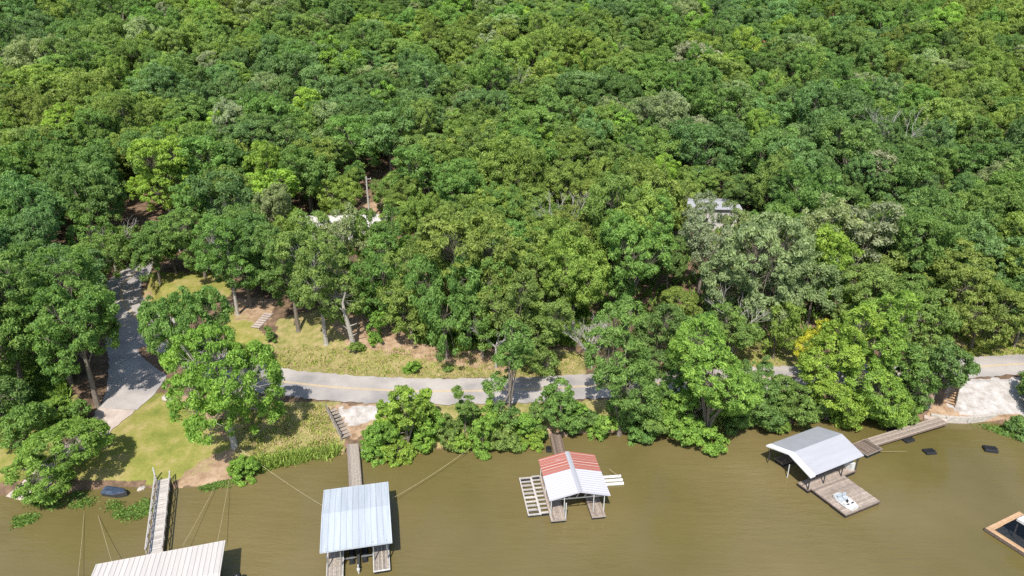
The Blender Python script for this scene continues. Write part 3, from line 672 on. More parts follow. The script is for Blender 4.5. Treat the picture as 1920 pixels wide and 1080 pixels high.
for t in near:
    x,y,z,v,s,hs,k=t[:7]
    if v not in proto:
        V,Fq,var,tm,r,h=VAR[v]
        e,c,tr=make_plant('forest_tree',V,Fq,var,tm,'bark',jit(k),labs[id(t)],'tree','oaks and hickories of the forest slope',(x,y,z-.1),rnd.uniform(0,6.28),(s,s,hs))
        proto[v]=(e,c,tr)
    else:
        e0,c0,t0=proto[v]
        e=e0.copy(); COL.objects.link(e); e.location=(x,y,z-.1); e.rotation_euler=(0,0,rnd.uniform(0,6.28)); e.rotation_euler.x=rnd.uniform(-.07,.07); e.rotation_euler.y=rnd.uniform(-.07,.07); e.scale=(s*rnd.uniform(.84,1.16),s*rnd.uniform(.84,1.16),hs); e['label']=labs[id(t)]
        c=c0.copy(); COL.objects.link(c); c.parent=e; c['tint']=jit(k)
        q=t0.copy(); COL.objects.link(q); q.parent=e
# far mass: points carrying variant, spin, scale, tint; geometry nodes put a tree on each
P=np.array([(t[0],t[1],t[2]-.1) for t in far]); me=bpy.data.meshes.new('forest_mass'); me.vertices.add(len(P)); me.vertices.foreach_set('co',P.astype(np.float32).ravel()); me.update()
def pa(nm_,ty,vals,key='value'):
    a=me.attributes.new(nm_,ty,'POINT'); a.data.foreach_set(key,np.asarray(vals,np.float32 if ty!='INT' else np.int32).ravel())
pa('vi','INT',[t[3] for t in far]); pa('spin','FLOAT_VECTOR',[(rnd.uniform(-.07,.07),rnd.uniform(-.07,.07),rnd.uniform(0,6.28)) for t in far],'vector')
pa('sca','FLOAT_VECTOR',[(t[4]*rnd.uniform(.84,1.16),t[4]*rnd.uniform(.84,1.16),t[5]) for t in far],'vector'); pa('tint','FLOAT_VECTOR',[jit(t[6],.2) for t in far],'vector')
fo=bpy.data.objects.new('forest',me); COL.objects.link(fo); me.materials.append(M['leaf']); tag(fo,'far oak forest rolling up to the top of the picture',kind='stuff')
ng=bpy.data.node_groups.new('forest_nodes','GeometryNodeTree')
ng.interface.new_socket('Geometry',in_out='INPUT',socket_type='NodeSocketGeometry'); ng.interface.new_socket('Geometry',in_out='OUTPUT',socket_type='NodeSocketGeometry')
gi=ng.nodes.new('NodeGroupInput'); go=ng.nodes.new('NodeGroupOutput'); GL=ng.links.new
def na(nm_,ty):
    x=ng.nodes.new('GeometryNodeInputNamedAttribute'); x.data_type=ty; x.inputs['Name'].default_value=nm_; return x.outputs['Attribute']
vi,spn,sca=na('vi','INT'),na('spin','FLOAT_VECTOR'),na('sca','FLOAT_VECTOR')
er=ng.nodes.new('FunctionNodeEulerToRotation'); GL(spn,er.inputs[0])
jn=ng.nodes.new('GeometryNodeJoinGeometry')
for v,(e,c,tr) in proto.items():
    j2=ng.nodes.new('GeometryNodeJoinGeometry')
    for o in (c,tr):
        oi=ng.nodes.new('GeometryNodeObjectInfo'); oi.transform_space='ORIGINAL'; oi.inputs['Object'].default_value=o; GL(oi.outputs['Geometry'],j2.inputs[0])
    cmpn=ng.nodes.new('FunctionNodeCompare'); cmpn.data_type='INT'; cmpn.operation='EQUAL'; GL(vi,[s for s in cmpn.inputs if s.type=='INT'][0]); [s for s in cmpn.inputs if s.type=='INT'][1].default_value=v
    ip=ng.nodes.new('GeometryNodeInstanceOnPoints'); GL(gi.outputs[0],ip.inputs['Points']); GL(cmpn.outputs[0],ip.inputs['Selection']); GL(j2.outputs[0],ip.inputs['Instance'])
    GL(er.outputs[0],ip.inputs['Rotation']); GL(sca,ip.inputs['Scale']); GL(ip.outputs[0],jn.inputs[0])
GL(jn.outputs[0],go.inputs[0])
md=fo.modifiers.new('forest','NODES'); md.node_group=ng
print('TREES near',len(near),'far',len(far),'variants',len(proto))

# ------------------------------------------------------------------ bare and dead trees
def bare_tree(bx,by,top,spread,label,name='dead_tree',mat='dead',tr=.16,seed=1,levels=4,trunk_h=.35,nb=5):
    x,y,z=onground(bx,by); H=height_at(x,y,z,top); g=random.Random(seed); mb=MB(); tb=MB()
    fork=Vector((0,0,H*trunk_h)); tb.tube([(0,0,-.4),(0.05,0,H*trunk_h*.6),fork],[tr*1.2,tr,tr*.8],7,.5)
    def br(p,d,L,r,lv):
        q=p+d*L; mid=p.lerp(q,.5)+Vector((g.uniform(-1,1),g.uniform(-1,1),g.uniform(-.5,.5)))*L*.1
        mb.tube([p,mid,q],[r,r*.75,r*.45],4,.5)
        if lv>0:
            for _ in range(3):
                dd=(d+Vector((g.uniform(-1,1),g.uniform(-1,1),g.uniform(-.35,.6)))*.75).normalized(); br(p.lerp(q,g.uniform(.45,1)),dd,L*g.uniform(.5,.75),r*.55,lv-1)
    for i in range(nb):
        a=6.28*i/nb+g.uniform(-.4,.4); d=Vector((math.cos(a)*spread,math.sin(a)*spread,1)).normalized(); br(fork,d,H*.33,tr*.6,levels-1)
    e=empty(name,(x,y,z)); tag(e,label,'dead tree'); tb.build('trunk',M[mat],e); mb.build('branches',M[mat],e)
bare_tree(1108,690,575,.9,'bare grey dead tree between the road and the tall dark shore tree',seed=3,nb=9,levels=5,tr=.22,trunk_h=.2)
bare_tree(930,690,575,1.1,'small bare grey tree on the bank above the slender road edge tree',seed=4)
bare_tree(1370,670,545,.9,'thin bare tree at the edge of the grassy gap behind the poplar',seed=8)
bare_tree(1700,650,570,.9,'bare twiggy tree behind the road left of the gravel lot',seed=9)
bare_tree(790,800,745,1.2,'dead grey brush sticking out of the lime willow bush',seed=6,tr=.12)
bare_tree(450,470,350,.9,'bare grey crown among the oaks left of the utility pole',seed=12,levels=4)
bare_tree(215,500,405,1,'bare grey branches above the upper road bend',seed=14)
bare_tree(1060,500,330,.8,'leafless grey tree in the middle of the slope right of the utility pole',seed=15)
bare_tree(145,200,75,.9,'bare pale tree in the far forest above the pointed poplar',seed=16)
bare_tree(950,230,95,.9,'bare pale tree in the far forest near the top centre',seed=17)
bare_tree(1660,345,180,.8,'bare pale stem among olive oaks above the pedal boat',seed=18)
# snag
x,y,z=onground(663,657); H=height_at(x,y,z,548); e=empty('dead_snag',(x,y,z)); tag(e,'bare broken grey snag with a crooked top on the bank above the road','dead tree')
m=MB(); m.tube([(0,0,-.4),(0,0,1.4),(-.35,0,H*.4),(-.75,0,H*.62),(-.95,.1,H*.82),(-.35,.1,H)],[.5,.36,.34,.3,.2,.07],8,.5); m.build('trunk',M['pale_bark'],e)
m=MB()
for a,b in (((-.75,0,H*.62),(.1,.2,H*.72)),((-.4,0,H*.42),(.9,.1,H*.47)),((-.8,0,H*.66),(-1.5,.1,H*.74)),((-.3,0,H*.35),(-1.1,-.3,H*.45)),((-.8,0,H*.7),(-.2,.3,H*.66)),((-.1,0,H*.25),(.8,-.2,H*.31))):
    m.tube([a,b],[.13,.04],5,.5)
m.build('branches',M['pale_bark'],e)

# ------------------------------------------------------------------ weeds and water plants (uncountable)
def tufts(name,polys,n,h0,h1,tint2,label,water=False,blades=6,spread=.35,broad=.05):
    allv=[];var=[]
    for poly in polys:
        xs=[p[0] for p in poly]; ys=[p[1] for p in poly]; k=0; pts=[]
        m_=int(n*len(polys)**-1)
        cxs=rng.uniform(min(xs),max(xs),m_*3); cys=rng.uniform(min(ys),max(ys),m_*3); ok=inpoly(cxs,cys,poly); cxs,cys=cxs[ok][:m_],cys[ok][:m_]
        z=np.full(len(cxs),.02 if water else 1.5)
        for _ in range(12):
            u=(cxs-960)/F; vv=(cys-540)/F; zc=(CAM_H-z)/(sP+vv*cP); gx_,gy_=u*zc,zc*(cP-vv*sP)
            if not water: z=.5*z+.5*terrain(gx_,gy_)
        if not water:
            dr_,hw_=poly_dist(gx_,gy_,RD,[ROAD_HW]); keep=(dr_>hw_+.3)&(z>-.1)&(sin_noise(gx_,gy_,1.1,4)+rng.normal(0,.35,len(gx_))>-.15); gx_,gy_,z=gx_[keep],gy_[keep],z[keep]
        allv.append(np.stack([gx_,gy_,z],1))
    Q=np.vstack(allv)
    if water: Q=Q[sin_noise(Q[:,0],Q[:,1],1.3,2)+rng.normal(0,.3,len(Q))>.1]
    B=np.repeat(Q,blades,0); k=len(B); B[:,:2]+=rng.normal(0,spread,(k,2))
    a=rng.uniform(0,6.28,k); hh=rng.uniform(h0,h1,k); ln=rng.uniform(.2,.9,k)*hh; wd=broad*rng.uniform(.7,1.6,k)
    d=np.stack([np.cos(a),np.sin(a),0*a],1); sd=np.stack([-np.sin(a),np.cos(a),0*a],1)*wd[:,None]
    V=np.empty((k,4,3)); V[:,0]=B-sd; V[:,1]=B+sd; top=B+d*ln[:,None]; top[:,2]+=hh; V[:,2]=top+sd*.5; V[:,3]=top-sd*.5
    o=link_mesh(name,V.reshape(-1,3),np.arange(k*4).reshape(k,4),M['leaf'],None,rng.random(k)); o['tint']=tint2; tag(o,label,kind='stuff')
BANK=[[(500,645),(700,655),(900,655),(1090,665),(1095,704),(700,710),(540,698)]]
tufts('dry_weeds',BANK+[[(440,762),(625,758),(630,845),(450,862)]],3000,.06,.28,(.42,.35,.18),'dry tan weeds on the banks beside the road')
tufts('green_weeds',BANK+[[(1195,650),(1510,620),(1520,692),(1200,705)],[(1800,630),(1925,640),(1925,668),(1800,670)],[(440,762),(625,758),(630,845),(450,862)]],2000,.1,.4,(.26,.33,.06),'green weeds scattered over the roadside banks',broad=.06)
tufts('shore_grass',[[(437,868),(520,855),(640,838),(642,856),(560,868),(470,890)],[(690,800),(1010,790),(1010,828),(880,844),(690,848)],[(1190,780),(1400,770),(1400,805),(1200,815)]],4200,.12,.7,(.27,.36,.08),'bright green grass and weeds along the waterline',broad=.06)
tufts('water_weeds',[[(50,942),(130,925),(210,925),(170,948),(60,958)],[(195,945),(280,938),(282,960),(240,978),(215,960)],[(30,970),(62,963),(66,975),(35,985)],[(370,906),(428,898),(428,912),(380,918)],[(1820,800),(1890,795),(1925,825),(1880,815)]],3400,.02,.14,(.14,.24,.05),'floating green water weeds by the shore',water=True,broad=.12,spread=.3)
tufts('undergrowth',[[(480,430),(1200,400),(1900,420),(1920,630),(1200,640),(700,600),(480,540)],[(700,560),(1100,560),(1100,650),(950,640),(860,660),(780,640)],[(0,740),(110,725),(130,750),(60,790),(0,800)],[(0,690),(100,690),(120,730),(0,745)]],22000,.3,1.3,(.15,.25,.05),'low green undergrowth beneath the oaks of the slope',broad=.12)
# loose stones along the waterline
def rock(px,py,s,label,mat='stone',z=None,name='rock',sq=.6):
    if z is None: x,y,z=onground(px,py)
    else: x,y=G(px,py,z)
    g=np.random.default_rng(int(px*7+py)); n1,n2=9,6; V=[];Fc=[]
    for i in range(n2+1):
        for j in range(n1):
            th=math.pi*i/n2; ph_=2*math.pi*j/n1; r=s*(1+g.uniform(-.22,.22)); V.append((r*math.sin(th)*math.cos(ph_),r*.8*math.sin(th)*math.sin(ph_),r*sq*math.cos(th)))
    for i in range(n2):
        for j in range(n1):
            k=(j+1)%n1; Fc.append((i*n1+j,i*n1+k,(i+1)*n1+k,(i+1)*n1+j))
    o=link_mesh(name,V,Fc,M[mat]); o.location=(x,y,z+s*sq*.25); o.rotation_euler=(0,0,px); tag(o,label,'rock')
rock(314,747,.8,'pale flat rock on the lawn edge left of the lawn oak',sq=.35)
rock(110,770,.9,'pale rock in the bare patch under the driveway oaks',sq=.35)
rock(246,541,.7,'white rock at the roadside by the upper grass clearing',sq=.5)
rock(1722,745,2.6,'big rounded tan boulder on the bank left of the wooden steps',mat='tanrock',sq=.9)
rock(1060,815,.7,'reddish shore rock right of the red roofed dock gangway',mat='tanrock')
rock(265,918,.5,'small pale shore rock left of the railed footbridge')
rock(685,846,.6,'pale rock at the waterline right of the blue roofed dock gangway')

# ------------------------------------------------------------------ docks
def frame(px4, z):
    """local frame of a rectangle seen in the photo: px4 = front-left, front-right, back-right, back-left"""
    p=[Vector((*G(a,b,z),0)) for a,b in px4]
    c=sum(p,Vector())/4; ex=((p[1]-p[0])+(p[2]-p[3]))/2; ey=((p[3]-p[0])+(p[2]-p[1]))/2
    rz=(math.atan2(ex.y,ex.x)+math.atan2(-ey.x,ey.y))/2
    return c,ex.length,ey.length,rz
def to_local(c,rz,px,py,z):
    x,y=G(px,py,z); d=Vector((x-c.x,y-c.y)); return (d.x*math.cos(rz)+d.y*math.sin(rz), -d.x*math.sin(rz)+d.y*math.cos(rz))
def deck(x0,x1,y0,y1,z,along='x',bw=.15,gap=.012,th=.04):
    """boards running along axis"""
    m=MB()
    if along=='x':
        y=y0
        while y<y1-.02: m.box(x0+rnd.uniform(-.02,.02),x1+rnd.uniform(-.02,.02),y,min(y+bw-gap,y1),z-th,z+rnd.uniform(0,.006)); y+=bw
    else:
        x=x0
        while x<x1-.02: m.box(x,min(x+bw-gap,x1),y0+rnd.uniform(-.02,.02),y1+rnd.uniform(-.02,.02),z-th,z+rnd.uniform(0,.006)); x+=bw
    return m
def rim(x0,x1,y0,y1,z0,z1,t=.06):
    z0=z1-.13; m=MB(); m.box(x0-t,x1+t,y0-t,y0,z0,z1); m.box(x0-t,x1+t,y1,y1+t,z0,z1); m.box(x0-t,x0,y0,y1,z0,z1); m.box(x1,x1+t,y0,y1,z0,z1); return m
def ribbed(x0,x1,ys,zs,rib=.6,th=.05):
    """sheet with ribs running along y over the profile (ys,zs)"""
    m=MB(); xs=[x0]; x=x0+rib/2
    prof=[]; x=x0
    while x<x1-.01:
        e=min(x+rib,x1)
        prof += [(x,0),(min(x+.03,e),.05),(min(x+.09,e),.05),(min(x+.12,e),0)]; x=e
    prof.append((x1,0))
    for k in range(len(ys)-1):
        y0,y1,z0,z1=ys[k],ys[k+1],zs[k],zs[k+1]; vs=[];fs=[]
        for px_,pz in prof: vs+=[(px_,y0,z0+pz),(px_,y1,z1+pz)]
        nn=len(prof)
        for i in range(nn-1):
            panel=int(prof[i][0]/rib*1.0001); m.add([vs[2*i],vs[2*i+2],vs[2*i+3],vs[2*i+1]],[(0,1,2,3)],((panel*37)%11)/10)
        m.add([(x0,y0,z0-th),(x1,y0,z0-th),(x1,y1,z1-th),(x0,y1,z1-th)],[(3,2,1,0)],.5)
    m.box(x0-.03,x1+.03,ys[0]-.03,ys[0],zs[0]-.16,zs[0]+.03,.9); m.box(x0-.03,x1+.03,ys[-1],ys[-1]+.03,zs[-1]-.16,zs[-1]+.03,.9)
    for xe in (x0,x1):
        for k in range(len(ys)-1): m.beam((xe,ys[k],zs[k]-.06),(xe,ys[k+1],zs[k+1]-.06),.05,.17,.9)
    return m
def floats(parent,x0,x1,y0,y1,z=.3,n=3):
    st=(y1-y0)/n
    for k in range(n):
        m=MB(); m.box(x0+.0,x1-.0,y0+k*st+.04,y0+(k+1)*st-.04,-.35,z+.08,.5); m.build('float',M['float'],parent)

# ---- pale blue roofed dock
c,w_,l_,rz=frame([(602.3,1033),(737,1015),(725.7,904),(605,917)],3.0)
e=empty('covered_boat_dock',(c.x,c.y,0),rz); tag(e,'covered boat dock with a pale blue ribbed metal roof','boat dock')
BLUE=(c,w_,l_,rz)
ribbed(-w_/2,w_/2,[-l_/2,0.35,l_/2],[2.9,3.3,2.9],.62).build('roof',M['roof_blue'],e)
fx=w_/2-.45
fr=-l_/2-1.15
for sgn in (-1,1):
    a,b=(-fx,-fx+1.55) if sgn<0 else (fx-1.55,fx)
    wk=deck(a,b,fr,l_/2-.6,.55,'y',.19).build('walkway',M['wood'],e)
    rim(a,b,fr,l_/2-.6,.30,.57).build('rim',M['white'],wk)
    floats(e,a,b,fr+.1,l_/2-.7,.28,5)
deck(-fx+1.65,fx-1.65,l_/2-2.2,l_/2-.6,.55,'x',.16).build('cross_walk',M['wood'],e)
for px_ in (-fx+.1,fx-.1,-fx+1.45,fx-1.45):
    for py_ in (-l_/2+.3,0.2,l_/2-.7):
        m=MB(); m.box(px_-.05,px_+.05,py_-.05,py_+.05,.5,2.95,.5); m.build('post',M['steel'],e)
for yb in (-l_/2+.35,.3,l_/2-.6):
    m=MB(); m.beam((-fx,yb,2.72),(fx,yb,2.72),.08,.12); m.build('crossbeam',M['darksteel'],e)
m=MB(); m.beam((0,-l_/2-.2,.45),(0,l_/2-2.2,.45),.28,.2); m.build('centre_finger',M['darksteel'],e)
m=MB(); m.tube([(0,-l_/2-.55,-.3),(0,-l_/2-.55,1.1)],[.07,.07],8); m.tube([(0,-l_/2-.55,.35),(0,-l_/2-.55,.6)],[.16,.16],8); m.build('mooring_post',M['white'],e)
# lifted boats' dark cradle under the roof
for xo in (-1.2,1.2):
    t=empty('boat_lift',(0,0,0)); t.parent=None
    t.location=Vector((c.x,c.y,0))+Matrix.Rotation(rz,3,'Z')@Vector((xo,-.6,0)); t.rotation_euler=(0,0,rz); tag(t,('left' if xo<0 else 'right')+' black tank boat lift in the slip under the pale blue roof','boat lift')
    for s_ in(-.55,.55):
        m=MB(); m.tube([(s_,-3.4,.12),(s_,3,.12)],[.3,.3],10,.5); m.build('tank',M['float'],t)
    m=MB(); 
    for yy_ in (-3,-1,1,2.6): m.beam((-.9,yy_,.5),(.9,yy_,.5),.1,.12)
    m.build('rack',M['steel'],t)

# ---- cream roofed dock, lower left
p0=Vector((*G(180,1058,3.1),0)); p1=Vector((*G(422,1013,3.1),0)); ex=(p1-p0); rz=math.atan2(ex.y,ex.x); w_=ex.length
l_=9.0; mid=(p0+p1)/2+Matrix.Rotation(rz,3,'Z')@Vector((0,-l_/2,0)); c=mid
e=empty('covered_boat_dock',(c.x,c.y,0),rz); tag(e,'covered boat dock with a cream white ribbed roof at the lower left','boat dock'); WD=(c,w_,l_,rz)
ribbed(-w_/2,w_/2,[-l_/2,-.2,l_/2],[3.0,3.4,3.05],.48).build('roof',M['roof_white'],e)
for a,b in ((-w_/2+.6,-w_/2+2.2),(-.8,.8),(w_/2-2.4,w_/2-.8)):
    wk=deck(a,b,-l_/2-.4,l_/2-1.6,.55,'y',.19).build('walkway',M['wood'],e); rim(a,b,-l_/2-.4,l_/2-1.6,.3,.57).build('rim',M['wood'],wk); floats(e,a,b,-l_/2,l_/2-1.7,.28,5)
deck(-w_/2+.6,w_/2-.8,l_/2-1.55,l_/2-.3,.55,'x',.16).build('cross_walk',M['wood'],e); floats(e,-w_/2+.6,w_/2-.8,l_/2-1.55,l_/2-.3,.28,1)
for px_ in (-w_/2+.7,-.7,.7,w_/2-.9):
    for py_ in (-l_/2+.3,0,l_/2-.5):
        m=MB(); m.box(px_-.05,px_+.05,py_-.05,py_+.05,.5,2.98,.5); m.build('post',M['steel'],e)
for yb in (-l_/2+.35,.1,l_/2-.55):
    m=MB(); m.beam((-w_/2+.4,yb,2.8),(w_/2-.4,yb,2.8),.08,.12); m.build('crossbeam',M['darksteel'],e)

# ---- motor boat moored beside it
bx,by=G(446,1092,.5); e=empty('motor_boat',(bx,by,0),rz); tag(e,'white motor boat with a black covered outboard beside the cream roofed dock','boat')
def hull(L,W,Hh,n=12):
    m=MB(); vs=[];fs=[]
    for i in range(n+1):
        t=i/n; y=-L*t; w2=W/2*(1-max(0,(t-.55)/.45)**2.2*.97); zt=Hh+.18*t*t
        vs+=[(-w2,y,zt),(-w2*.82,y,.05),(0,y,-.22+.2*t**3),(w2*.82,y,.05),(w2,y,zt),(w2*.86,y,zt+.02),(w2*.78,y,Hh*.55),(-w2*.78,y,Hh*.55),(-w2*.86,y,zt+.02)]
    k=9
    for i in range(n):
        for j in range(k): j2=(j+1)%k; fs.append((i*k+j,i*k+j2,(i+1)*k+j2,(i+1)*k+j))
    fs.append(tuple(range(k))[::-1]); fs.append(tuple(n*k+j for j in range(k))); m.add(vs,fs,.6); return m
hull(5.2,2.0,.75).build('hull',M['white'],e)
m=MB(); m.tube([(0,.30,.35),(0,.30,.7),(0,.34,1.05),(0,.40,1.25),(0,.42,1.33)],[.14,.3,.38,.33,.1],12,.5); m.build('outboard',M['black'],e,True)
m=MB(); m.box(-.7,.7,-1.7,-1.1,.45,.8); m.build('seat',M['blue_tarp'],e)
m=MB(); m.box(-.8,-.2,-2.7,-2.2,.45,1.2); m.build('console',M['white'],e)

# ---- red and white roofed dock
pts={k:Vector((*G(*v),0)) for k,v in {'bl':(1031,938,2.7),'br':(1145.7,929,2.7),'tr':(1114.6,854,2.7),'tl':(1009,862,2.7)}.items()}
c,w_,l_,rz=frame([(1031,938),(1145.7,929),(1114.6,854),(1009,862)],2.7)
e=empty('covered_boat_dock',(c.x,c.y,0),rz); tag(e,'covered boat dock with a gabled roof half rust red and half white','boat dock'); RED=(c,w_,l_,rz)
m=MB(); n_=18; ys=np.linspace(-l_/2,l_/2,n_*2+1)
for sgn in(-1,1):
    for i in range(len(ys)-1):
        za=.04 if i%2==0 else 0; zb=0 if i%2==0 else .04
        q=[(0,ys[i],3.55+za),(sgn*w_/2,ys[i],2.7+za),(sgn*w_/2,ys[i+1],2.7+zb),(0,ys[i+1],3.55+zb)]
        m.add(q if sgn<0 else q[::-1],[(0,1,2,3)],.5)
    m.add([(0,-l_/2,3.48),(sgn*w_/2,-l_/2,2.63),(sgn*w_/2,l_/2,2.63),(0,l_/2,3.48)],[(0,1,2,3)],.5)
    m.beam((0,-l_/2-.02,3.53),(sgn*w_/2,-l_/2-.02,2.68),.04,.16); m.beam((0,l_/2+.02,3.53),(sgn*w_/2,l_/2+.02,2.68),.04,.16)
m.build('roof',M['rust'],e)
m=MB(); 
for sgn in(-1,1): m.add([(0,-l_/2,3.63),(sgn*.28,-l_/2,3.56),(sgn*.28,l_/2,3.56),(0,l_/2,3.63)],[(0,1,2,3)],.5)
m.build('ridge_cap',M['roof_lightgrey'],e)
lx0,_=to_local(c,rz,1034,977,.5); lx1,ly=to_local(c,rz,1061,974,.5); rx0,_=to_local(c,rz,1111,971,.5); rx1,_=to_local(c,rz,1136,970,.5)
for a,b in ((lx0,lx1),(rx0,rx1)):
    wk=deck(a,b,ly,l_/2-.3,.5,'y',.2).build('walkway',M['pink_wood'],e); rim(a,b,ly,l_/2-.3,.22,.52).build('rim',M['wood'],wk); floats(e,a,b,ly+.1,l_/2-.4,.2,5)
deck(lx1+.07,rx0-.07,l_/2-1.6,l_/2-.3,.5,'x',.16).build('cross_walk',M['brown_wood'],e)
for px_,py_ in [(a,b) for a in (lx0+.1,lx1-.05,rx0+.3,rx1+.02) for b in (-l_/2+.15,0,l_/2-.4)]:
    zt=3.5-abs(px_)/(w_/2)*.85; m=MB(); m.box(px_-.04,px_+.04,py_-.04,py_+.04,.4,zt,.5); m.build('post',M['white'],e)
for yb in(-l_/2+.15,0,l_/2-.4):
    m=MB(); m.beam((-w_/2+.1,yb,2.62),(w_/2-.1,yb,2.62),.07,.1)
    for k in range(7): 
        xa=-w_/2+.4+k*(w_-.8)/7; m.beam((xa,yb,2.64),(xa+(w_-.8)/14,yb,3.45-abs(xa+(w_-.8)/14)/(w_/2)*.8),.04,.05)
    m.build('truss',M['steel'],e)
m=MB(); m.tube([(lx1+.05,ly+.3,-.3),(lx1+.05,ly+.3,2.5)],[.07,.07],8); m.build('pole',M['white'],e)
# wooden float frame left of it
q=[to_local(c,rz,*p,.35) for p in ((972.6,896),(991,895),(1033,962),(990,965))]
p0=Vector((*G(990,966,.35),0)); p1=Vector((*G(1033,962,.35),0)); p3=Vector((*G(973,896,.35),0)); p2=Vector((*G(1014,893,.35),0))
fc=(p0+p1+p2+p3)/4; fw=((p1-p0).length+(p2-p3).length)/2; fl=((p3-p0).length+(p2-p1).length)/2; frz=math.atan2((p3-p0).y,(p3-p0).x)-math.pi/2
t=empty('float_frame',(fc.x,fc.y,0),frz); tag(t,'open white timber float frame left of the red and white dock','float frame')
for xx_ in(-fw/2,0,.12,fw/2-.1):
    m=MB(); m.box(xx_,xx_+.12,-fl/2,fl/2,.22,.40); m.build('rail',M['silver_wood'],t)
m=MB()
for k in range(10):
    yk=-fl/2+k*(fl-.14)/9; m.box(-fw/2+.121,-.001,yk,yk+.16,.24,.385); m.box(.241,fw/2-.101,yk+.15,yk+.30,.24,.385)
    if k%3: m.box(-fw/2+.2,-.2,yk+.3,yk+.45,.05,.2)
m.build('cross_slats',M['silver_wood'],t)
m=MB(); m.box(-fw/2,fw/2,-fl/2+.05,-fl/2+.5,-.3,.2); m.box(-fw/2,fw/2,fl/2-.5,fl/2-.05,-.3,.2); m.build('float',M['float'],t)
# white pipes at its right
for k,(a,b) in enumerate(((1134,1163),(1136,1166),(1140,1168))):
    py_=[891.5,898.5,905][k]
    A=G(a-6,py_+2.5,.22); B=G(b,py_,.22)
    ln=math.hypot(B[0]-A[0],B[1]-A[1])
    pipe=empty('white_pipe',((A[0]+B[0])/2,(A[1]+B[1])/2,.12),math.atan2(B[1]-A[1],B[0]-A[0])); tag(pipe,['rear','middle','front'][k]+' white float pipe at the right of the red and white dock','pipe',None)
    m=MB(); m.tube([(-ln/2,0,0),(ln/2,0,0)],[.19,.19],10); m.build('tube',M['white'],pipe,False)
    m=MB(); m.tube([(ln/2,0,0),(ln/2+.07,0,0)],[.21,.21],10); m.build('cap',M['white'],pipe)

# ---- grey gabled dock with swim platform
c,w_,l_,rz=frame([(1433,833),(1520,892),(1624,854),(1535,801)],2.8)   # x runs from the left eave to the right eave, y away along the ridge
e=empty('covered_boat_dock',(c.x,c.y,0),rz); tag(e,'covered boat dock with a plain grey white gabled roof','boat dock'); GRY=(c,w_,l_,rz)
rg=3.75; ev=2.75
def slab(m,sgn,y0,y1,top,low,t=.05):
    q=[(0,y0,top),(sgn*w_/2,y0,low),(sgn*w_/2,y1,low),(0,y1,top)]
    q2=[(a,b,d-t) for a,b,d in q]; vs=q+q2; fs=[(0,1,2,3),(7,6,5,4),(0,4,5,1),(1,5,6,2),(2,6,7,3),(3,7,4,0)]
    m.add(vs,fs,.5)
m=MB(); slab(m,-1,-l_/2+.75,l_/2,rg,ev); m.build('roof',M['roof_shaded'],e)  # slope turned from the sun: its shade is put into a darker grey
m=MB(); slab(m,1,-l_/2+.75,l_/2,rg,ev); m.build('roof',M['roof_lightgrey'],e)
m=MB(); slab(m,-1,-l_/2,-l_/2+.75,rg+.01,ev+.01,.2); slab(m,1,-l_/2,-l_/2+.75,rg+.01,ev+.01,.2); m.build('gable_trim',M['bright_white'],e)
hx=w_/2-.3
A0=-hx; 
for a,b in ((-hx,-hx+1.3),(hx-1.5,hx)):
    y_st=-l_/2+(1.6 if a<0 else .4)
    wk=deck(a,b,y_st,l_/2-.4,.5,'y',.17).build('walkway',M['pink_wood' if a>0 else 'brown_wood'],e); rim(a,b,y_st,l_/2-.4,.25,.52).build('rim',M['brown_wood'],wk); floats(e,a,b,y_st,l_/2-.5,.22,5)  # left walkway's darker wood paints in the shade of the roof over it
deck(-hx+1.4,hx-1.6,l_/2-2.0,l_/2-.4,.5,'x',.17).build('cross_walk',M['pink_wood'],e)
for px_ in (-hx+.06,hx-.06):
    for py_ in(-l_/2+.45,-l_/6,l_/6,l_/2-.5):
        m=MB(); m.box(px_-.05,px_+.05,py_-.05,py_+.05,.45,ev-.03,.5)
        m.beam((px_,py_,1.6),(px_,py_+.5,ev-.1),.04,.05); m.beam((px_,py_,1.6),(px_,py_-.5,ev-.1),.04,.05); m.build('post',M['darksteel'],e)
m=MB(); m.box(hx-1.4,hx-.2,l_/2-1.1,l_/2-.5,.52,1.5); m.build('locker',M['white'],e)
m=MB(); m.tube([(-.1,-l_/2+.6,-.2),(-.1,-l_/2+.6,1.9)],[.06,.06],8); m.build('bumper_post',M['white'],e)
for yb in(-l_/2+.8,0,l_/2-.6):
    m=MB(); m.beam((-hx,yb,ev-.08),(hx,yb,ev-.08),.07,.1); m.build('crossbeam',M['darksteel'],e)
c2,w2,l2,rz2=frame([(1587.6,967),(1650.5,939),(1582,893),(1517,913)],.5)
t=empty('swim_platform',(c2.x,c2.y,0),rz2); tag(t,'wide weathered plank platform jutting from the grey roofed dock','dock platform')
pk=deck(-w2/2,w2/2,-l2/2,l2/2,.52,'x',.28,.02).build('deck',M['pink_wood'],t); rim(-w2/2,w2/2,-l2/2,l2/2,.22,.5).build('rim',M['brown_wood'],t)
for yy_ in (-l2/2+.3,l2/2-2.2):
    m=MB(); m.box(-w2/2+.02,w2/2-.02,yy_-.2,yy_+1.9,-.3,.36); m.build('float',M['float'],t)
c3,w3,l3,rz3=frame([(1598,834),(1626,856),(1652,840),(1622,824)],.5)
t=empty('dock_landing',(c3.x,c3.y,0),rz3); tag(t,'small square brown landing between the grey roofed dock and its gangway','dock platform')
deck(-w3/2,w3/2,-l3/2,l3/2,.54,'x',.2,.015).build('deck',M['brown_wood'],t); rim(-w3/2,w3/2,-l3/2,l3/2,.26,.55).build('rim',M['wood'],t); floats(t,-w3/2,w3/2,-l3/2,l3/2,.25,2)

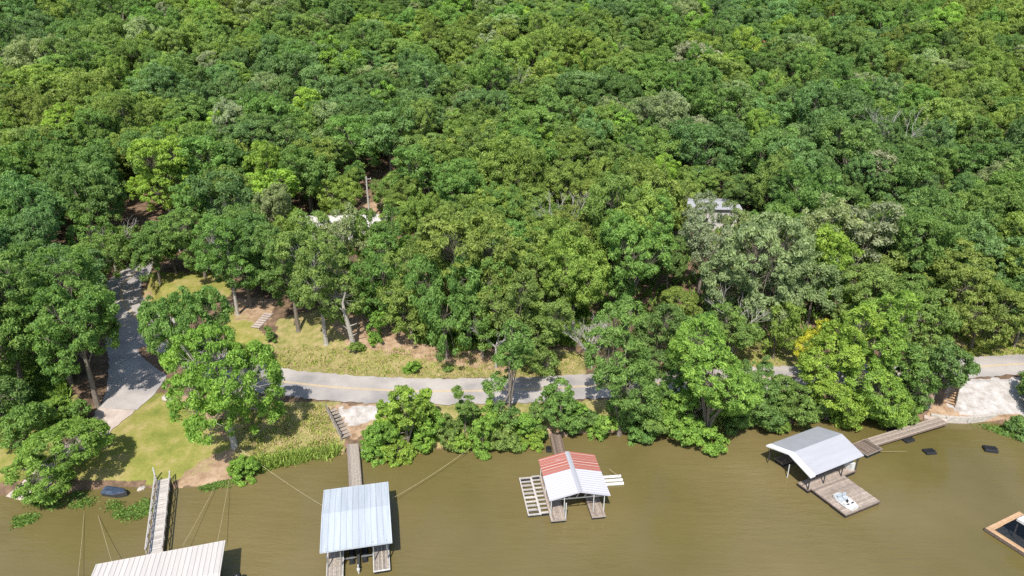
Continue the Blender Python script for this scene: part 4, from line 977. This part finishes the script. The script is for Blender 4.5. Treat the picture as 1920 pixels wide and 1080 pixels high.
# pedal boat
x,y=G(1585.5,940,.75); d0=Vector(G(1600,951,.7)); d1=Vector(G(1570,929,.7)); hd=d0-d1; pz=math.atan2(hd.y,hd.x)-math.pi/2
e=empty('pedal_boat',(x,y,.53),pz); tag(e,'white and pale blue pedal boat resting on the plank platform','pedal boat')
m=MB(); L_,W_=2.6,1.5; vs=[];fs=[]; n=14
for i in range(n+1):
    t_=i/n*2-1; y_=t_*L_/2; w2_=W_/2*(1-.28*max(0,abs(t_)-.55)/.45*1.0)
    vs+=[(-w2_,y_,.12),(-w2_*.92,y_,.0),(w2_*.92,y_,.0),(w2_,y_,.12),(w2_*.93,y_,.38),(w2_*.5,y_,.42 if abs(t_)>.5 else .2),(-w2_*.5,y_,.42 if abs(t_)>.5 else .2),(-w2_*.93,y_,.38)]
for i in range(n):
    for j in range(8): j2=(j+1)%8; fs.append((i*8+j,(i+1)*8+j,(i+1)*8+j2,i*8+j2))
fs.append(tuple(range(8))); fs.append(tuple(n*8+j for j in range(8))[::-1]); m.add(vs,fs,.6); m.build('hull',M['white'],e)
for sx_ in(-.36,.36):
    m=MB(); m.box(sx_-.27,sx_+.27,-.55,-.1,.24,.42); m.box(sx_-.27,sx_+.27,-.7,-.56,.24,.8); m.build('seat',M['roof_blue'],e)
    m=MB(); m.beam((sx_-.15,.62,.42),(sx_+.15,.62,.42),.1,.08); m.build('pedal',M['black'],e)
m=MB(); m.box(-.05,.05,.1,.3,.22,.62); m.build('steering_lever',M['black'],e)
m=MB(); m.box(-.5,.5,-1.18,-.85,.425,.46); m.build('rear_hatch',M['roof_blue'],e)

# gangways
def gangway(a,b,z0,z1,wd,label,mat='wood',along='y',rail=False,name='gangway',bw=.16):
    A=Vector((*G(*a,z0),z0)); B=Vector((*G(*b,z1),z1)); d=B-A; L=d.length
    e=empty(name,A,math.atan2(d.y,d.x)-math.pi/2); e.rotation_euler=(math.asin(d.z/L),0,math.atan2(d.y,d.x)-math.pi/2); tag(e,label,'gangway')
    deck(-wd/2,wd/2,0,L,0,along,bw).build('deck',M[mat],e)
    m=MB(); 
    for s_ in(-1,1): m.box(s_*wd/2-.05,s_*wd/2+.05,-.0,L,-.28,-.045)
    m.build('stringer',M['brown_wood'],e)
    if rail:
        for s_ in(-1,1):
            m=MB(); n=7
            for i in range(n): yy_=.1+i*(L-.2)/(n-1); m.box(s_*(wd/2+.06)-.05,s_*(wd/2+.06)+.05,yy_-.05,yy_+.05,-.3,.95)
            for i in range(n-1):
                ya=.1+i*(L-.2)/(n-1); yb=.1+(i+1)*(L-.2)/(n-1); m.beam((s_*(wd/2+.02),ya,.1),(s_*(wd/2+.02),yb,.85),.05,.08)
            m.box(s_*(wd/2+.12)-.08,s_*(wd/2+.12)+.04,0,L,.9,1.0); m.box(s_*(wd/2+.1)-.03,s_*(wd/2+.1)+.03,0,L,.45,.55); m.build('railing',M['silver_wood'],e)
    return e,L
e,L=gangway((307,898),(291,1040),.85,.6,1.35,'railed grey timber footbridge from the lawn to the cream roofed dock','silver_wood',along='x',rail=True,name='footbridge')
m=MB(); m.box(.85,1.0,-.6,-.45,-.6,1.5); m.build('end_post',M['white'],e)
gangway((661,830),(667,918),.8,.58,1.45,'plain plank gangway to the pale blue roofed dock','wood')
gangway((1041,812),(1052,862),.9,.55,1.4,'dark brown plank gangway behind the red and white dock','brown_wood')
e,L=gangway((1768,787),(1634,828),.85,.58,1.5,'long brown plank gangway from the seawall to the grey roofed dock','pink_wood')
# floats
def float_box(px,py,label,s=1.6,rzz=.3,h=.3):
    x,y=G(px,py,.2); e=empty('dock_float',(x,y,0),rzz); tag(e,label,'float')
    m=MB(); m.box(-s/2,s/2,-s*.36,s*.36,-.2,h,.5); 
    o=m.build('body',M['float'],e); bv=o.modifiers.new('b','BEVEL'); bv.width=.07; bv.segments=2
    m=MB(); 
    for k in range(4): m.box(-s/2+.15+k*s*.23,-s/2+.15+k*s*.23+.12,-s*.3,s*.3,h,h+.03,.5)
    m.box(-s/2-.1,s/2+.1,-.03,.03,h+.031,h+.06); m.build('ribs',M['black'],e)
float_box(1702,823,'black dock float touching the long plank gangway',1.5,.35)
float_box(1743,846,'black dock float adrift nearer the gangway, left of the other loose float',1.4,.1)
float_box(1857,842,'black dock float adrift by itself below the gravel lot',1.55,-.25,.38)
float_box(1675,808,'black dock float behind the long plank gangway',1.5,.35)
float_box(1029,842,'grey black float box left of the brown gangway of the red dock',1.0,1.6)
# covered hull under the left oak
x,y=G(197,921,.3); e=empty('rowing_boat',(x,y,0),R(80)); tag(e,'small boat under a dark blue tarp in the shade of the overhanging oak','boat')
hull(2.9,1.3,.5,8).build('hull',M['darksteel'],e)
m=MB(); n=9
vs=[];fs=[]
for i in range(n+1):
    t_=i/n; w2_=.68*(1-max(0,(t_-.5)/.5)**2*.9)
    for j in range(7):
        a_=math.pi*j/6; vs.append((-w2_*math.cos(a_),-2.8*t_,.5+.32*math.sin(a_)*rnd.uniform(.75,1.15)*(1-.5*t_)))
for i in range(n):
    for j in range(6): fs.append((i*7+j,i*7+j+1,(i+1)*7+j+1,(i+1)*7+j))
m.add(vs,fs,.5); m.build('tarp',M['blue_tarp'],e)

# ---- dock corner at the right edge
A=Vector((*G(1848,990,.45),0)); B=Vector((*G(1903,964,.45),0)); Cc=Vector((*G(1920,1036,.45),0)); ex=(Cc-A).normalized(); rz=math.atan2(ex.y,ex.x); 
e=empty('covered_boat_dock',A,rz); tag(e,'orange decked boat dock with a white canopy at the right edge','boat dock')
Lx,Ly=9.0,6.0
m1=deck(0,Lx,0,.55,.47,'x',.15); m1.build('walkway',M['orange_wood'],e)
deck(0,.6,.56,Ly,.47,'y',.15).build('walkway',M['orange_wood'],e)
deck(.76,Lx,Ly-.75,Ly,.47,'x',.15).build('walkway',M['orange_wood'],e)
m=MB(); m.box(.62,Lx,.57,Ly-.8,.36,.40,.5); m.build('slip_mat',M['float'],e)
m=MB(); m.box(-.05,Lx,-.05,0,.1,.45); m.box(-.05,0,0,Ly,.1,.45); m.build('rim',M['brown_wood'],e)
for k in range(6):
    m=MB(); m.box(.1+k*1.5,1.45+k*1.5,.02,.7,-.3,.4,.5); m.build('float',M['float'],e)
m=MB(); slabv=[(3.4,.4),(Lx,.4),(Lx,Ly-.3),(3.4,Ly-.3)]; cxl,cyl=to_local(A,rz,1907,973,2.8); print('CANOPY',cxl,cyl); m.box(cxl,Lx+1,cyl,cyl+5,2.75,2.85,.6); m.box(cxl,Lx+1,cyl-.05,cyl,2.6,2.88); m.build('roof',M['white'],e)
for a,b in((cxl+.15,cyl+.15),(cxl+.15,Ly-.4),(cxl+3.5,cyl+.15),(cxl+3.5,Ly-.4)):
    m=MB(); m.box(a-.05,a+.05,b-.05,b+.05,.45,2.75); m.build('post',M['darksteel'],e)
m=MB(); m.box(3.6,Lx,.8,2.4,.41,.45,.5); m.build('blue_mat',M['blue_tarp'],e)

# ------------------------------------------------------------------ mooring cables
def cable(a,b,za,zb,label,sag=.3,r=.021):
    A=Vector((*G(*a,za),za)); B=Vector((*G(*b,zb),zb)); e=[]
    for i in range(13): t_=i/12; p=A.lerp(B,t_); p.z-=sag*4*t_*(1-t_); e.append(p)
    m=MB(); m.tube(e,[r]*13,5,.5); o=m.build('mooring_cable',M['rope']); tag(o,label,'cable')
cable((450,842),(604,948),1.5,1.0,'cable from the lawn oak to the left side of the blue roofed dock')
cable((884,838),(736,934),1.0,.9,'cable from the bank to the right side of the blue roofed dock')
cable((402,914),(342,1024),.4,1.2,'cable from the waterline to the middle of the cream roofed dock',.1)
cable((429,902),(408,1014),.4,1.8,'cable nearest the bright shrub running to the cream roof',.1)
cable((184,966),(209,1052),.1,2.0,'cable rising to the left corner of the cream roofed dock',.1)
cable((158,960),(146,1085),.1,.8,'faint cable left of the cream roofed dock',.1,.018)
cable((1142,879),(1162,893),1.1,.3,'short line at the right of the red and white dock',.05)
cable((1650,846),(1700,846),.5,.1,'thin line trailing from the brown landing',.02,.015)

# ------------------------------------------------------------------ stairs and seawall
def stairs(px0,px1,n,wd,label,mat,rail,name='stairs'):
    A=Vector(onground(*px0)); B=Vector(onground(*px1)); d=B-A; h=Vector((d.x,d.y,0)); L=h.length
    e=empty(name,A,math.atan2(h.y,h.x)-math.pi/2); tag(e,label,'stairs')
    for i in range(n):
        y_=L*i/n; z_=d.z*(i+.5)/n+.18; m=MB(); m.box(-wd/2,wd/2,y_,y_+L/n*.86,z_-.07,z_,rnd.random()); m.build('step',M[mat],e)
    m=MB()
    for s_ in(-1,1): m.beam((s_*(wd/2+.04),-.1,.0),(s_*(wd/2+.04),L+.1,d.z-.0),.06,.26)
    m.build('stringer',M[mat],e)
    if rail:
        for s_ in (rail if isinstance(rail,(list,tuple)) else (-1,)):
            m=MB(); x_=s_*(wd/2+.12)
            for i in range(5): t_=i/4; m.box(x_-.05,x_+.05,L*t_-.05,L*t_+.05,d.z*t_-.3,d.z*t_+1.15)
            m.beam((x_,-.1,1.12),(x_,L+.1,d.z+1.12),.1,.1); m.beam((x_,-.1,.65),(x_,L+.1,d.z+.65),.05,.12); m.beam((x_,-.1,.3),(x_,L+.1,d.z+.3),.05,.12); m.build('railing',M['wood'],e)
    return e
stairs((650,822),(622,768),9,1.2,'grey wooden stairs with a handrail down to the blue roofed dock gangway','wood',(-1,))
stairs((478,616),(505,588),7,1.4,'pale concrete steps climbing the grass on the hillside','concrete',None)
stairs((1778,758),(1786,724),7,1.5,'brown timber steps down the bank beside the gravel lot','orange_wood',(1,))
pts=[(1745,788),(1773,793),(1813,795),(1847,791),(1868,789)]
W=[Vector((*G(a,b,0),0)) for a,b in pts]; m=MB()
for i in range(len(W)-1): m.beam(W[i]+Vector((0,.25,.35)),W[i+1]+Vector((0,.25,.35)),.45,1.1)
o=m.build('seawall',M['stone']); tag(o,'low pale stone seawall below the gravel lot','seawall')
x,y,z=onground(1757,781); e=empty('concrete_slab',(x,y,z)); e.rotation_euler=(R(14),0,R(-30)); tag(e,'tilted pale concrete slab at the shore end of the long gangway','slab')
m=MB(); m.box(-1.5,1.2,-.9,.9,-.2,.18); m.build('slab',M['concrete'],e)
x,y,z=onground(1732,770); e=empty('tarp_bundle',(x,y,z),.4); tag(e,'small bundle under a blue tarp beside the tan boulder','tarp')
m=MB(); m.tube([(-.9,0,.3),(-.4,.1,.65),(.3,0,.7),(.9,.1,.3)],[.2,.5,.55,.2],8); m.build('cover',M['blue_tarp'],e,True)
